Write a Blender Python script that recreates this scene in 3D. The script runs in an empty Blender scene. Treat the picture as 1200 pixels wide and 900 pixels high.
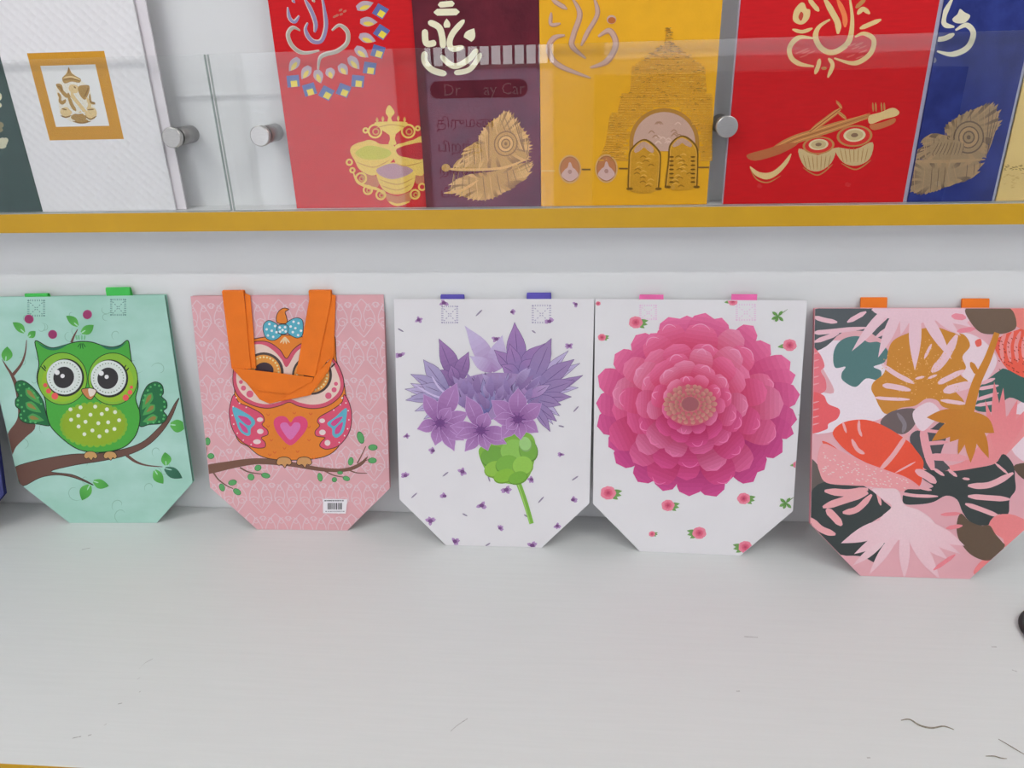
import bpy, bmesh, math, random
from mathutils import Vector, Matrix
from mathutils.geometry import tessellate_polygon

random.seed(7)
sc = bpy.context.scene
COL = sc.collection

# ------------------------------------------------------------------ camera
F = 870.0                                   # focal length in pixels of a 1200 x 900 frame
CR = Vector((0.996394, 0.080904, -0.025567))
CU = Vector((-0.009053, 0.40098, 0.916042))
CF = Vector((-0.084364, 0.912507, -0.400267))
CP = Vector((0.0, -0.8960149, 0.5967694))
cd = bpy.data.cameras.new('camera')
cam = bpy.data.objects.new('camera', cd)
COL.objects.link(cam)
cd.sensor_width = 36.0
cd.lens = F / 1200 * 36
cd.clip_start = 0.02
cam.matrix_world = Matrix(((CR.x, CU.x, -CF.x, CP.x), (CR.y, CU.y, -CF.y, CP.y),
                           (CR.z, CU.z, -CF.z, CP.z), (0, 0, 0, 1)))
sc.camera = cam

# ------------------------------------------------------------------ light and exposure
sc.view_settings.view_transform = 'Standard'
sc.view_settings.look = 'None'
sc.view_settings.gamma = 1.0
sc.view_settings.exposure = 0.18
sc.view_settings.use_curve_mapping = False
world = bpy.data.worlds.new('daylight')
sc.world = world
world.use_nodes = True
bg = world.node_tree.nodes['Background']
bg.inputs[0].default_value = (0.97, 0.985, 1.0, 1)
bg.inputs[1].default_value = 5.0
TUBE_POWER = 6.6
FILL_POWER = 2.6


def area(name, loc, rot, sx, sy, power, col=(1, 1, 1), portal=False):
    l = bpy.data.lights.new(name, 'AREA')
    l.shape = 'RECTANGLE'
    l.size, l.size_y, l.energy, l.color = sx, sy, power, col
    if portal:
        l.cycles.is_portal = True
    o = bpy.data.objects.new(name, l)
    COL.objects.link(o)
    o.location, o.rotation_euler = loc, rot
    return o


ROOM_X, ROOM_Y, FLOOR_Z, CEIL_Z = 2.3, -4.2, -0.86, 1.86
TUBES = [(-1.0, -1.0), (1.0, -1.0)]
FILL_PANELS = [(x, y) for y in (-1.9, -2.6, -3.3) for x in (-1.2, 1.2)]  # ceiling panels added as soft ambient fill
for x, y in TUBES:
    area('tube_light', (x, y, CEIL_Z - 0.082), (0, 0, 0), 1.16, 0.026, TUBE_POWER, (1.0, 0.99, 0.965))
for x, y in FILL_PANELS:
    area('fill_panel_light', (x, y, CEIL_Z - 0.02), (0, 0, 0), 0.56, 0.56, FILL_POWER, (1.0, 0.99, 0.965))


# ------------------------------------------------------------------ pixels of the photograph to places on real planes
def ray(p):
    return CR * ((p[0] - 600) / F) - CU * ((p[1] - 450) / F) + CF


def on_y(p, y):
    d = ray(p)
    return CP + d * ((y - CP.y) / d.y)


def on_z(p, z):
    d = ray(p)
    return CP + d * ((z - CP.z) / d.z)


def Z(x0, y0, s):
    """coordinates read in a zoomed crop -> photograph pixels"""
    return lambda pts: [(x0 + x / s, y0 + y / s) for x, y in pts]


# ------------------------------------------------------------------ materials
def lin(c):
    c /= 255.0
    return c / 12.92 if c <= 0.04045 else ((c + 0.055) / 1.055) ** 2.4


GAIN = 1.32


def rgb(r, g, b, k=None):
    k = GAIN if k is None else k
    return (min(lin(r) * k, 0.93), min(lin(g) * k, 0.93), min(lin(b) * k, 0.93), 1.0)


def new_mat(name):
    m = bpy.data.materials.new(name)
    m.use_nodes = True
    return m, m.node_tree.nodes, m.node_tree.links, m.node_tree.nodes['Principled BSDF']


def mat(name, col, rough=0.6, metal=0.0, noise=0.0, scale=40.0, bump=0.0, bscale=300.0, spec=0.5, stretch=(1, 1, 1), col2=None):
    m, N, L, P = new_mat(name)
    P.inputs['Roughness'].default_value = rough
    P.inputs['Metallic'].default_value = metal
    P.inputs['Specular IOR Level'].default_value = spec
    tc = N.new('ShaderNodeTexCoord')
    mp = N.new('ShaderNodeMapping')
    mp.inputs['Scale'].default_value = stretch
    L.new(tc.outputs['Object'], mp.inputs[0])
    nz = N.new('ShaderNodeTexNoise')
    nz.inputs['Scale'].default_value = scale
    nz.inputs['Detail'].default_value = 5
    L.new(mp.outputs[0], nz.inputs['Vector'])
    mx = N.new('ShaderNodeMix')
    mx.data_type = 'RGBA'
    c2 = col2 or tuple(max(0, c * (1 - noise)) for c in col[:3]) + (1,)
    mx.inputs[6].default_value = col
    mx.inputs[7].default_value = c2
    cr = N.new('ShaderNodeMapRange')
    cr.inputs[1].default_value = 0.35
    cr.inputs[2].default_value = 0.65
    L.new(nz.outputs[0], cr.inputs[0])
    L.new(cr.outputs[0], mx.inputs[0])
    L.new(mx.outputs[2], P.inputs['Base Color'])
    if bump:
        n2 = N.new('ShaderNodeTexNoise')
        n2.inputs['Scale'].default_value = bscale
        L.new(mp.outputs[0], n2.inputs['Vector'])
        b = N.new('ShaderNodeBump')
        b.inputs['Strength'].default_value = bump
        b.inputs['Distance'].default_value = 0.001
        L.new(n2.outputs[0], b.inputs['Height'])
        L.new(b.outputs[0], P.inputs['Normal'])
    return m


def print_mat(name, rough=0.55, metal=0.0, bump=0.0, bscale=400.0, grain=0.06):
    """ink or foil whose colour is carried by the printed shapes themselves"""
    m, N, L, P = new_mat(name)
    at = N.new('ShaderNodeAttribute')
    at.attribute_name = 'Col'
    tc = N.new('ShaderNodeTexCoord')
    nz = N.new('ShaderNodeTexNoise')
    nz.inputs['Scale'].default_value = 420
    nz.inputs['Detail'].default_value = 3
    L.new(tc.outputs['Object'], nz.inputs['Vector'])
    mr = N.new('ShaderNodeMapRange')
    mr.inputs[3].default_value = 1 - grain
    mr.inputs[4].default_value = 1 + grain
    L.new(nz.outputs[0], mr.inputs[0])
    mx = N.new('ShaderNodeMix')
    mx.data_type = 'RGBA'
    mx.blend_type = 'MULTIPLY'
    mx.inputs[0].default_value = 1
    L.new(at.outputs['Color'], mx.inputs[6])
    L.new(mr.outputs[0], mx.inputs[7])
    L.new(mx.outputs[2], P.inputs['Base Color'])
    P.inputs['Roughness'].default_value = rough
    P.inputs['Metallic'].default_value = metal
    P.inputs['Specular IOR Level'].default_value = 0.35
    if bump:
        n2 = N.new('ShaderNodeTexNoise')
        n2.inputs['Scale'].default_value = bscale
        L.new(tc.outputs['Object'], n2.inputs['Vector'])
        b = N.new('ShaderNodeBump')
        b.inputs['Strength'].default_value = bump
        b.inputs['Distance'].default_value = 0.001
        L.new(n2.outputs[0], b.inputs['Height'])
        L.new(b.outputs[0], P.inputs['Normal'])
    return m


def thin(m, f=0.17):
    """thin non-woven sheet: some light passes through in the sheet's own colour"""
    N, L = m.node_tree.nodes, m.node_tree.links
    P = N['Principled BSDF']
    t = N.new('ShaderNodeBsdfTranslucent')
    L.new(P.inputs['Base Color'].links[0].from_socket, t.inputs[0])
    x = N.new('ShaderNodeMixShader')
    x.inputs[0].default_value = f
    L.new(P.outputs[0], x.inputs[1])
    L.new(t.outputs[0], x.inputs[2])
    L.new(x.outputs[0], N['Material Output'].inputs[0])
    return m


def glass_mat():
    m, N, L, P = new_mat('clear_glass')
    N.remove(P)
    out = N['Material Output']
    tr = N.new('ShaderNodeBsdfTransparent')
    tr.inputs[0].default_value = (0.992, 0.997, 0.995, 1)
    gl = N.new('ShaderNodeBsdfGlossy')
    gl.inputs['Roughness'].default_value = 0.0
    fr = N.new('ShaderNodeFresnel')
    fr.inputs[0].default_value = 1.52
    ge = N.new('ShaderNodeNewGeometry')
    inv = N.new('ShaderNodeMath')
    inv.operation = 'MULTIPLY_ADD'
    inv.inputs[1].default_value = -1.6
    inv.inputs[2].default_value = 1.6
    L.new(ge.outputs['Backfacing'], inv.inputs[0])
    mu = N.new('ShaderNodeMath')
    mu.operation = 'MULTIPLY'
    mu.use_clamp = True
    L.new(fr.outputs[0], mu.inputs[0])
    L.new(inv.outputs[0], mu.inputs[1])
    mix = N.new('ShaderNodeMixShader')
    L.new(mu.outputs[0], mix.inputs[0])
    L.new(tr.outputs[0], mix.inputs[1])
    L.new(gl.outputs[0], mix.inputs[2])
    L.new(mix.outputs[0], out.inputs[0])
    return m


def emit_mat(name, col, s):
    m, N, L, P = new_mat(name)
    P.inputs['Base Color'].default_value = (0.9, 0.9, 0.9, 1)
    P.inputs['Emission Color'].default_value = col
    P.inputs['Emission Strength'].default_value = s
    return m


M = {}
M['wall'] = mat('white_wall_laminate', (0.795, 0.80, 0.805, 1), 0.42, noise=0.02, scale=8, spec=0.4)
M['room'] = mat('white_room_paint', (0.77, 0.78, 0.785, 1), 0.8, noise=0.03, scale=3)
M['ceil'] = mat('ceiling_paint', (0.81, 0.82, 0.825, 1), 0.9, noise=0.02, scale=3)
M['floor'] = mat('grey_floor_tile', (0.36, 0.36, 0.36, 1), 0.4, noise=0.2, scale=6)
M['yellow'] = mat('yellow_edge_band', rgb(186, 142, 20), 0.4, noise=0.05, scale=25)
M['ink'] = print_mat('printed_ink')
M['bagink'] = thin(print_mat('printed_bag_ink'), 0.12)
M['glossink'] = thin(print_mat('glossy_laminated_ink', rough=0.3, bump=0.25, bscale=130), 0.12)
M['foil'] = print_mat('gold_foil', rough=0.42, metal=0.75, bump=0.8, bscale=900, grain=0.12)
M['glass'] = glass_mat()
M['glassedge'] = mat('ground_glass_edge', (0.50, 0.56, 0.55, 1), 0.25)
M['steel'] = mat('brushed_steel', (0.62, 0.60, 0.58, 1), 0.28, metal=1.0, noise=0.1, scale=200, stretch=(1, 1, 14))
M['steeldark'] = mat('brushed_steel_barrel', (0.40, 0.39, 0.38, 1), 0.35, metal=1.0, noise=0.1, scale=200)
M['black'] = mat('black_rubber', (0.018, 0.018, 0.02, 1), 0.5, noise=0.2, scale=60)
M['thread'] = mat('brown_fibre', (0.36, 0.31, 0.24, 1), 0.8, noise=0.4, scale=300)
M['scuff'] = mat('grey_scuff', (0.60, 0.595, 0.585, 1), 0.7, noise=0.3, scale=500)
M['wood_dark'] = mat('dark_wood', (0.045, 0.028, 0.02, 1), 0.5, noise=0.4, scale=14, stretch=(1, 1, 6))
M['aluminium'] = mat('white_door_frame', (0.7, 0.7, 0.7, 1), 0.4)
def film_mat(name, c):
    m, N, L, P = new_mat(name)
    P.inputs['Base Color'].default_value = c
    t = N.new('ShaderNodeBsdfTranslucent')
    t.inputs[0].default_value = c
    x = N.new('ShaderNodeMixShader')
    x.inputs[0].default_value = 0.75
    L.new(P.outputs[0], x.inputs[1])
    L.new(t.outputs[0], x.inputs[2])
    L.new(x.outputs[0], N['Material Output'].inputs[0])
    return m


M['film'] = film_mat('lilac_window_film', (0.62, 0.58, 0.68, 1))
M['frost'] = film_mat('added_window_glass', (0.70, 0.71, 0.73, 1))
M['maroonfilm'] = mat('maroon_sign_vinyl', (0.10, 0.025, 0.045, 1), 0.7, spec=.1)
M['whitefilm'] = mat('white_sign_vinyl', (0.8, 0.8, 0.8, 1), 0.5)
M['grille'] = mat('grey_grille_bar', (0.12, 0.12, 0.13, 1), 0.5)
M['lampbody'] = mat('white_lamp_body', (0.8, 0.8, 0.8, 1), 0.5)
M['lampglow'] = emit_mat('lamp_diffuser', (0.96, 0.985, 1.0, 1), 3.0)


def shelf_mat():
    """white wood-grain laminate: fine pale streaks running along the board"""
    m, N, L, P = new_mat('white_woodgrain_laminate')
    tc = N.new('ShaderNodeTexCoord')
    mp = N.new('ShaderNodeMapping')
    mp.inputs['Scale'].default_value = (1.6, 38, 1)
    L.new(tc.outputs['Object'], mp.inputs[0])
    nz = N.new('ShaderNodeTexNoise')
    nz.inputs['Scale'].default_value = 6
    nz.inputs['Detail'].default_value = 7
    nz.inputs['Roughness'].default_value = 0.65
    L.new(mp.outputs[0], nz.inputs['Vector'])
    rp = N.new('ShaderNodeValToRGB')
    rp.color_ramp.elements[0].position = 0.3
    rp.color_ramp.elements[0].color = (0.722, 0.735, 0.73, 1)
    rp.color_ramp.elements[1].position = 0.7
    rp.color_ramp.elements[1].color = (0.75, 0.762, 0.758, 1)
    L.new(nz.outputs[0], rp.inputs[0])
    L.new(rp.outputs[0], P.inputs['Base Color'])
    b = N.new('ShaderNodeBump')
    b.inputs['Strength'].default_value = 0.03
    b.inputs['Distance'].default_value = 0.0004
    L.new(nz.outputs[0], b.inputs['Height'])
    L.new(b.outputs[0], P.inputs['Normal'])
    P.inputs['Roughness'].default_value = 0.38
    P.inputs['Specular IOR Level'].default_value = 0.4
    return m


M['shelf'] = shelf_mat()


# ------------------------------------------------------------------ object helpers
def link(name, verts, faces, m, parent=None, smooth=False):
    me = bpy.data.meshes.new(name)
    me.from_pydata([tuple(v) for v in verts], [], faces)
    me.validate()
    me.update()
    if m:
        me.materials.append(m)
    if smooth:
        for p in me.polygons:
            p.use_smooth = True
    o = bpy.data.objects.new(name, me)
    COL.objects.link(o)
    if parent:
        o.parent = parent
    return o


def from_bm(name, bm, m, parent=None, smooth=False):
    me = bpy.data.meshes.new(name)
    bmesh.ops.recalc_face_normals(bm, faces=bm.faces)
    bm.to_mesh(me)
    bm.free()
    if m:
        me.materials.append(m)
    if smooth:
        for p in me.polygons:
            p.use_smooth = True
    o = bpy.data.objects.new(name, me)
    COL.objects.link(o)
    if parent:
        o.parent = parent
    return o


def box(name, a, b, m, parent=None, bevel=0.0):
    bm = bmesh.new()
    bmesh.ops.create_cube(bm, size=1)
    for v in bm.verts:
        v.co = Vector([a[i] + (v.co[i] + 0.5) * (b[i] - a[i]) for i in range(3)])
    if bevel:
        bmesh.ops.bevel(bm, geom=bm.edges[:], offset=bevel, segments=2, affect='EDGES', profile=0.7)
    return from_bm(name, bm, m, parent)


def slab(name, outline, y0, y1, m, parent=None, bevel=0.0):
    """outline in local x,z extruded from y0 to y1"""
    bm = bmesh.new()
    vs = [bm.verts.new((x, y0, z)) for x, z in outline]
    f = bm.faces.new(vs)
    r = bmesh.ops.extrude_face_region(bm, geom=[f])
    for e in r['geom']:
        if isinstance(e, bmesh.types.BMVert):
            e.co.y = y1
    if bevel:
        bmesh.ops.bevel(bm, geom=[e for e in bm.edges if abs(e.verts[0].co.y - e.verts[1].co.y) < 1e-9],
                        offset=bevel, segments=2, affect='EDGES')
    return from_bm(name, bm, m, parent)


def cyl(name, c, axis, r, h, m, parent=None, seg=40, bevel=0.0):
    bm = bmesh.new()
    bmesh.ops.create_cone(bm, cap_ends=True, segments=seg, radius1=r, radius2=r, depth=h)
    if bevel:
        es = [e for e in bm.edges if abs(e.verts[0].co.z - e.verts[1].co.z) < 1e-9]
        bmesh.ops.bevel(bm, geom=es, offset=bevel, segments=3, affect='EDGES')
    rot = Vector((0, 0, 1)).rotation_difference(Vector(axis)).to_matrix().to_4x4()
    bmesh.ops.transform(bm, matrix=Matrix.Translation(c) @ rot, verts=bm.verts)
    o = from_bm(name, bm, m, parent)
    for p in o.data.polygons:
        p.use_smooth = len(p.vertices) < 6
    return o


def tube(name, pts, r, m, parent=None, seg=8, closed=False):
    pts = [Vector(p) for p in pts]
    n = len(pts)
    V, Fc = [], []
    for i, p in enumerate(pts):
        t = (pts[(i + 1) % n] - pts[i - 1]) if closed else (pts[min(i + 1, n - 1)] - pts[max(i - 1, 0)])
        t.normalize()
        a = t.cross(Vector((0, 0, 1)))
        if a.length < 1e-4:
            a = t.cross(Vector((0, 1, 0)))
        a.normalize()
        b = a.cross(t)
        rr = r[i] if isinstance(r, (list, tuple)) else r
        for k in range(seg):
            an = 2 * math.pi * k / seg
            V.append(p + a * (math.cos(an) * rr) + b * (math.sin(an) * rr))
    for i in range(n if closed else n - 1):
        for k in range(seg):
            j = (i + 1) % n
            Fc.append((i * seg + k, i * seg + (k + 1) % seg, j * seg + (k + 1) % seg, j * seg + k))
    if not closed:
        Fc.append(tuple(range(seg)))
        Fc.append(tuple(range((n - 1) * seg, n * seg))[::-1])
    return link(name, V, Fc, m, parent, True)


def tag(o, label, cat, group=None):
    o['label'] = label
    o['category'] = cat
    if group:
        o['group'] = group
    return o


def struct(o):
    o['kind'] = 'structure'
    return o


def empty(name, loc):
    o = bpy.data.objects.new(name, None)
    o.empty_display_size = 0.05
    COL.objects.link(o)
    o.location = loc
    return o


# ------------------------------------------------------------------ flat print: shapes laid one over the other
def cat_rom(pts, n=8, closed=False):
    out = []
    m = len(pts)
    rng = range(m) if closed else range(m - 1)
    for i in rng:
        if closed:
            p0, p1, p2, p3 = pts[i - 1], pts[i], pts[(i + 1) % m], pts[(i + 2) % m]
        else:
            p0, p1, p2, p3 = pts[max(i - 1, 0)], pts[i], pts[i + 1], pts[min(i + 2, m - 1)]
        for k in range(n):
            t = k / n
            out.append(tuple(0.5 * (2 * p1[j] + (p2[j] - p0[j]) * t + (2 * p0[j] - 5 * p1[j] + 4 * p2[j] - p3[j]) * t * t
                                    + (3 * p1[j] - p0[j] - 3 * p2[j] + p3[j]) * t ** 3) for j in (0, 1)))
    if not closed:
        out.append(tuple(pts[-1]))
    return out


def clip_convex(pts, hull):
    """Sutherland-Hodgman; hull counter-clockwise"""
    out = pts
    for i in range(len(hull)):
        a, b = hull[i], hull[(i + 1) % len(hull)]
        ex, ey = b[0] - a[0], b[1] - a[1]
        side = lambda p: ex * (p[1] - a[1]) - ey * (p[0] - a[0])
        src, out = out, []
        for j in range(len(src)):
            p, q = src[j - 1], src[j]
            sp, sq = side(p), side(q)
            if (sp >= 0) != (sq >= 0):
                t = sp / (sp - sq)
                out.append((p[0] + (q[0] - p[0]) * t, p[1] + (q[1] - p[1]) * t))
            if sq >= 0:
                out.append(q)
        if len(out) < 3:
            return []
    return out


class Art:
    STEP = 2.5e-6

    def __init__(s, tr, hull=None, base=0.0, layer=None):
        s.tr, s.hull, s.base = tr, hull, base
        s.layer = layer if layer is not None else [0]
        s.V, s.F, s.C = [], [], []

    def y(s):
        s.layer[0] += 1
        return -s.base - s.layer[0] * s.STEP

    def raw(s, uv, c, y):
        """uv polygon in metres on the surface"""
        if s.hull:
            uv = clip_convex(uv, s.hull)
        if len(uv) < 3:
            return
        b = len(s.V)
        tri = tessellate_polygon([[Vector((p[0], p[1], 0)) for p in uv]])
        s.V += [(p[0], y, p[1]) for p in uv]
        s.C += [c] * len(uv)
        s.F += [tuple(b + i for i in t) for t in tri]

    def poly(s, pts, c, y=None):
        s.raw([s.tr(p) for p in pts], c, s.y() if y is None else y)

    def blob(s, pts, c, line=None, w=1.2, n=6):
        q = cat_rom(pts, n, True)
        s.poly(q, c)
        if line:
            s.stroke(q + [q[0]], w, line, smooth=False, taper=False)

    def ell(s, x, y, rx, ry, c, rot=0.0, n=28, yy=None):
        cr, sr = math.cos(rot), math.sin(rot)
        s.poly([(x + rx * math.cos(a) * cr - ry * math.sin(a) * sr, y + rx * math.cos(a) * sr + ry * math.sin(a) * cr)
                for a in [2 * math.pi * i / n for i in range(n)]], c, yy)

    def stroke(s, pts, w, c, smooth=True, taper=True, n=8, y=None, w2=None, rnd=False):
        q = cat_rom(pts, n) if smooth and len(pts) > 2 else list(pts)
        if len(pts) == 2:
            q = [(pts[0][0] + (pts[1][0] - pts[0][0]) * i / 8, pts[0][1] + (pts[1][1] - pts[0][1]) * i / 8) for i in range(9)]
        m = len(q)
        Ls, Rs = [], []
        for i in range(m):
            a, b = q[max(i - 1, 0)], q[min(i + 1, m - 1)]
            dx, dy = b[0] - a[0], b[1] - a[1]
            l = math.hypot(dx, dy) or 1
            t = i / (m - 1)
            ww = w if w2 is None else w + (w2 - w) * t
            if taper and w2 is None:
                ww *= min(1, 0.30 + 3.0 * min(t, 1 - t)) if not rnd else min(1, math.sqrt(max(0.02, 1 - (1 - min(1, min(t, 1 - t) * 6)) ** 2)))
            nx, ny = -dy / l * ww / 2, dx / l * ww / 2
            Ls.append((q[i][0] + nx, q[i][1] + ny))
            Rs.append((q[i][0] - nx, q[i][1] - ny))
        yy = s.y() if y is None else y
        for i in range(m - 1):
            s.raw([s.tr(p) for p in (Ls[i], Ls[i + 1], Rs[i + 1], Rs[i])], c, yy)

    def petal(s, base, tip, w, cb, ct, ce=None, bend=0.0, peak=0.55, pw=1.0, bw=0.12, n=9, line=None, gam=1.0):
        """petal or leaf from base to tip: colour runs from base to tip, edges may differ"""
        ce = ce or ct
        dx, dy = tip[0] - base[0], tip[1] - base[1]
        l = math.hypot(dx, dy) or 1
        px, py = -dy / l, dx / l
        yy = s.y()
        b = len(s.V)
        rows = []
        for i in range(n + 1):
            t = i / n
            if t <= peak:
                k = bw + (1 - bw) * math.sin(t / peak * math.pi / 2)
            else:
                k = max(0.0, math.cos((t - peak) / (1 - peak) * math.pi / 2)) ** pw
            hw = w / 2 * k
            off = bend * l * math.sin(t * math.pi)
            cx, cy = base[0] + dx * t + px * off, base[1] + dy * t + py * off
            tg = t ** gam
            cm = tuple(cb[j] + (ct[j] - cb[j]) * tg for j in range(3)) + (1,)
            cs = tuple(cb[j] + (ce[j] - cb[j]) * (min(1, t * 1.3 + 0.2) if gam == 1 else tg) for j in range(3)) + (1,)
            rows.append([(cx + px * hw, cy + py * hw, cs), (cx, cy, cm), (cx - px * hw, cy - py * hw, cs)])
        if s.hull:
            for i in range(n):
                for k in (0, 1):
                    q = [rows[i][k], rows[i + 1][k], rows[i + 1][k + 1], rows[i][k + 1]]
                    s.raw([s.tr(p[:2]) for p in q], tuple(sum(p[2][j] for p in q) / 4 for j in range(4)), yy)
        else:
            for r in rows:
                for p in r:
                    u, v = s.tr(p[:2])
                    s.V.append((u, yy, v))
                    s.C.append(p[2])
            for i in range(n):
                for k in (0, 1):
                    s.F.append((b + i * 3 + k, b + i * 3 + k + 3, b + i * 3 + k + 4, b + i * 3 + k + 1))
        if line:
            o = [r[0][:2] for r in rows] + [r[2][:2] for r in rows[::-1]]
            s.stroke(o, line[1], line[0], smooth=False, taper=False)

    def ring(s, x, y, r, w, c, n=24, ry=None):
        ry = ry or r
        s.stroke([(x + r * math.cos(2 * math.pi * i / n), y + ry * math.sin(2 * math.pi * i / n)) for i in range(n + 1)],
                 w, c, smooth=False, taper=False)

    def build(s, name, parent, m):
        me = bpy.data.meshes.new(name)
        me.from_pydata(s.V, [], s.F)
        ca = me.color_attributes.new('Col', 'FLOAT_COLOR', 'POINT')
        for i, c in enumerate(s.C):
            ca.data[i].color = c
        me.materials.append(m)
        me.update()
        o = bpy.data.objects.new(name, me)
        COL.objects.link(o)
        o.parent = parent
        s.V, s.F, s.C = [], [], []
        return o


# ------------------------------------------------------------------ the room
LEDGE_Z, LEDGE_T, LEDGE_Y = 0.4408, 0.0224, -0.045
SHELF_Y = -0.4397
struct(box('wall_back', (-ROOM_X, 0, FLOOR_Z), (ROOM_X, 0.1, CEIL_Z), M['wall']))
struct(box('wall_left', (-ROOM_X - 0.1, ROOM_Y, FLOOR_Z), (-ROOM_X, 0, CEIL_Z), M['room']))
struct(box('wall_right', (ROOM_X, ROOM_Y, FLOOR_Z), (ROOM_X + 0.1, 0, CEIL_Z), M['room']))
struct(box('floor', (-ROOM_X, ROOM_Y, FLOOR_Z - 0.1), (ROOM_X, 0, FLOOR_Z), M['floor']))
struct(box('ceiling', (-ROOM_X, ROOM_Y, CEIL_Z), (ROOM_X, 0, CEIL_Z + 0.1), M['ceil']))
# shop front behind the camera: wall with a tall glazed-door opening and two windows added for light
DX0, DX1, DZ1 = -1.02, -0.10, 1.35
WX0, WX1, WZ0, WZ1 = -2.2, -1.12, -0.45, 0.85
VX0, VX1, VZ0, VZ1 = 0.12, 2.2, 0.54, 1.45
for a_, b_ in (((-ROOM_X, FLOOR_Z), (WX0, CEIL_Z)), ((WX1, FLOOR_Z), (DX0, CEIL_Z)), ((WX0, FLOOR_Z), (WX1, WZ0)), ((WX0, WZ1), (WX1, CEIL_Z)),
               ((DX1, FLOOR_Z), (VX0, CEIL_Z)), ((VX1, FLOOR_Z), (ROOM_X, CEIL_Z)), ((VX0, FLOOR_Z), (VX1, VZ0)), ((VX0, VZ1), (VX1, CEIL_Z))):
    struct(box('wall_front', (a_[0], ROOM_Y - 0.12, a_[1]), (b_[0], ROOM_Y, b_[1]), M['room']))
for wn, X0, X1, Z0, Z1 in (('added_window_1', WX0, WX1, WZ0, WZ1), ('added_window_2', VX0, VX1, VZ0, VZ1)):  # frosted windows added to brighten the front and haze the display glass
    win = struct(empty(wn, ((X0 + X1) / 2, ROOM_Y - 0.06, Z0)))
    ww, wh = (X1 - X0) / 2, Z1 - Z0
    box('frosted_pane', (-ww + 0.04, -0.003, 0.04), (ww - 0.04, 0.003, wh - 0.04), M['frost'], win)
    for q in ((-ww, 0, -ww + 0.04, wh), (ww - 0.04, 0, ww, wh), (-ww + 0.04, 0, ww - 0.04, 0.04), (-ww + 0.04, wh - 0.04, ww - 0.04, wh)):
        box('frame', (q[0], -0.03, q[1]), (q[2], 0.03, q[3]), M['aluminium'], win)
struct(box('wall_front', (DX0, ROOM_Y - 0.12, DZ1), (DX1, ROOM_Y, CEIL_Z), M['room']))
area('door_daylight_portal', ((DX0 + DX1) / 2, ROOM_Y - 0.13, (FLOOR_Z + DZ1) / 2), (math.radians(90), 0, 0),
     DX1 - DX0, DZ1 - FLOOR_Z, 1, portal=True)

door = struct(empty('door_1', ((DX0 + DX1) / 2, ROOM_Y - 0.06, FLOOR_Z)))
hw, dh, fz = (DX1 - DX0) / 2, DZ1 - FLOOR_Z, 0.56 - FLOOR_Z
box('frame', (-hw, -0.03, 0), (-hw + 0.05, 0.03, dh), M['aluminium'], door)
box('frame', (hw - 0.05, -0.03, 0), (hw, 0.03, dh), M['aluminium'], door)
box('frame', (-hw + 0.05, -0.03, dh - 0.05), (hw - 0.05, 0.03, dh), M['aluminium'], door)
box('rail', (-hw + 0.05, -0.025, fz - 0.012), (hw - 0.05, 0.025, fz + 0.012), M['whitefilm'], door)
pane = box('pane', (-hw + 0.05, -0.004, fz + 0.012), (hw - 0.05, 0.004, dh - 0.05), M['glass'], door)
for i in range(11):
    x = -hw + 0.09 + i * 0.074
    box('grille_bar', (x, -0.028, fz + 0.012), (x + 0.016, -0.014, dh - 0.05), M['grille'], door)
film = box('film_panel', (-hw + 0.05, -0.004, 0.02), (hw - 0.05, 0.004, fz - 0.012), M['film'], door)


def text_mesh(name, body, size, loc, m, parent):
    cu = bpy.data.curves.new(name, 'FONT')
    cu.body = body
    cu.size = size
    cu.resolution_u = 2
    t = bpy.data.objects.new(name, cu)
    COL.objects.link(t)
    bpy.context.view_layer.update()
    me = bpy.data.meshes.new_from_object(t.evaluated_get(bpy.context.evaluated_depsgraph_get()))
    bpy.data.objects.remove(t)
    o = bpy.data.objects.new(name, me)
    me.materials.clear()
    me.materials.append(m)
    COL.objects.link(o)
    o.parent = parent
    o.location = loc
    o.rotation_euler = (math.pi / 2, 0, 0)
    return o


# lettering faces the street; both faces of the thin film show it, so it reads right way round in the display glass
zt = fz
for yy in (0.0045,):
    pill = slab('sign_pill', [(-0.33 + 0.06 * (0 if abs(a) > 90 else 0) + (0.0 if 90 < a % 360 < 270 else 0.52) + 0.055 * math.cos(math.radians(a)),
                               zt - 0.13 + 0.055 * math.sin(math.radians(a))) for a in range(-90, 271, 20)],
                yy, yy + 0.001, M['maroonfilm'], door)
    text_mesh('sign_lettering', 'Dr', 0.1, (-0.30, yy + 0.0025, zt - 0.165), M['whitefilm'], door)
    text_mesh('sign_lettering', 'ay Car', 0.1, (-0.04, yy + 0.0025, zt - 0.165), M['whitefilm'], door)
    for k, ln in enumerate(('திருமண', 'பிறந்த', 'நிச்சய', 'பீடங்')):
        text_mesh('sign_lettering', ln, 0.085, (-0.36, yy + 0.0015, zt - 0.36 - 0.15 * k), M['maroonfilm'], door)

cab = tag(empty('counter_cabinet', (1.1, ROOM_Y + 0.25, FLOOR_Z)), 'dark wooden cabinet along the shop front beside the glazed door', 'cabinet')
box('body', (-1.0, -0.23, 0.06), (1.0, 0.23, 1.36), M['wood_dark'], cab, 0.004)
box('plinth', (-0.98, -0.2, 0), (0.98, 0.2, 0.06), M['wood_dark'], cab)
for i in range(4):
    d = box('door', (-0.99 + i * 0.496, 0.232, 0.09), (-0.505 + i * 0.496, 0.25, 1.33), M['wood_dark'], cab, 0.003)
    cyl('knob', (-0.54 + i * 0.496, 0.262, 0.75), (0, 1, 0), 0.012, 0.024, M['steel'], d, 16)

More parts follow.
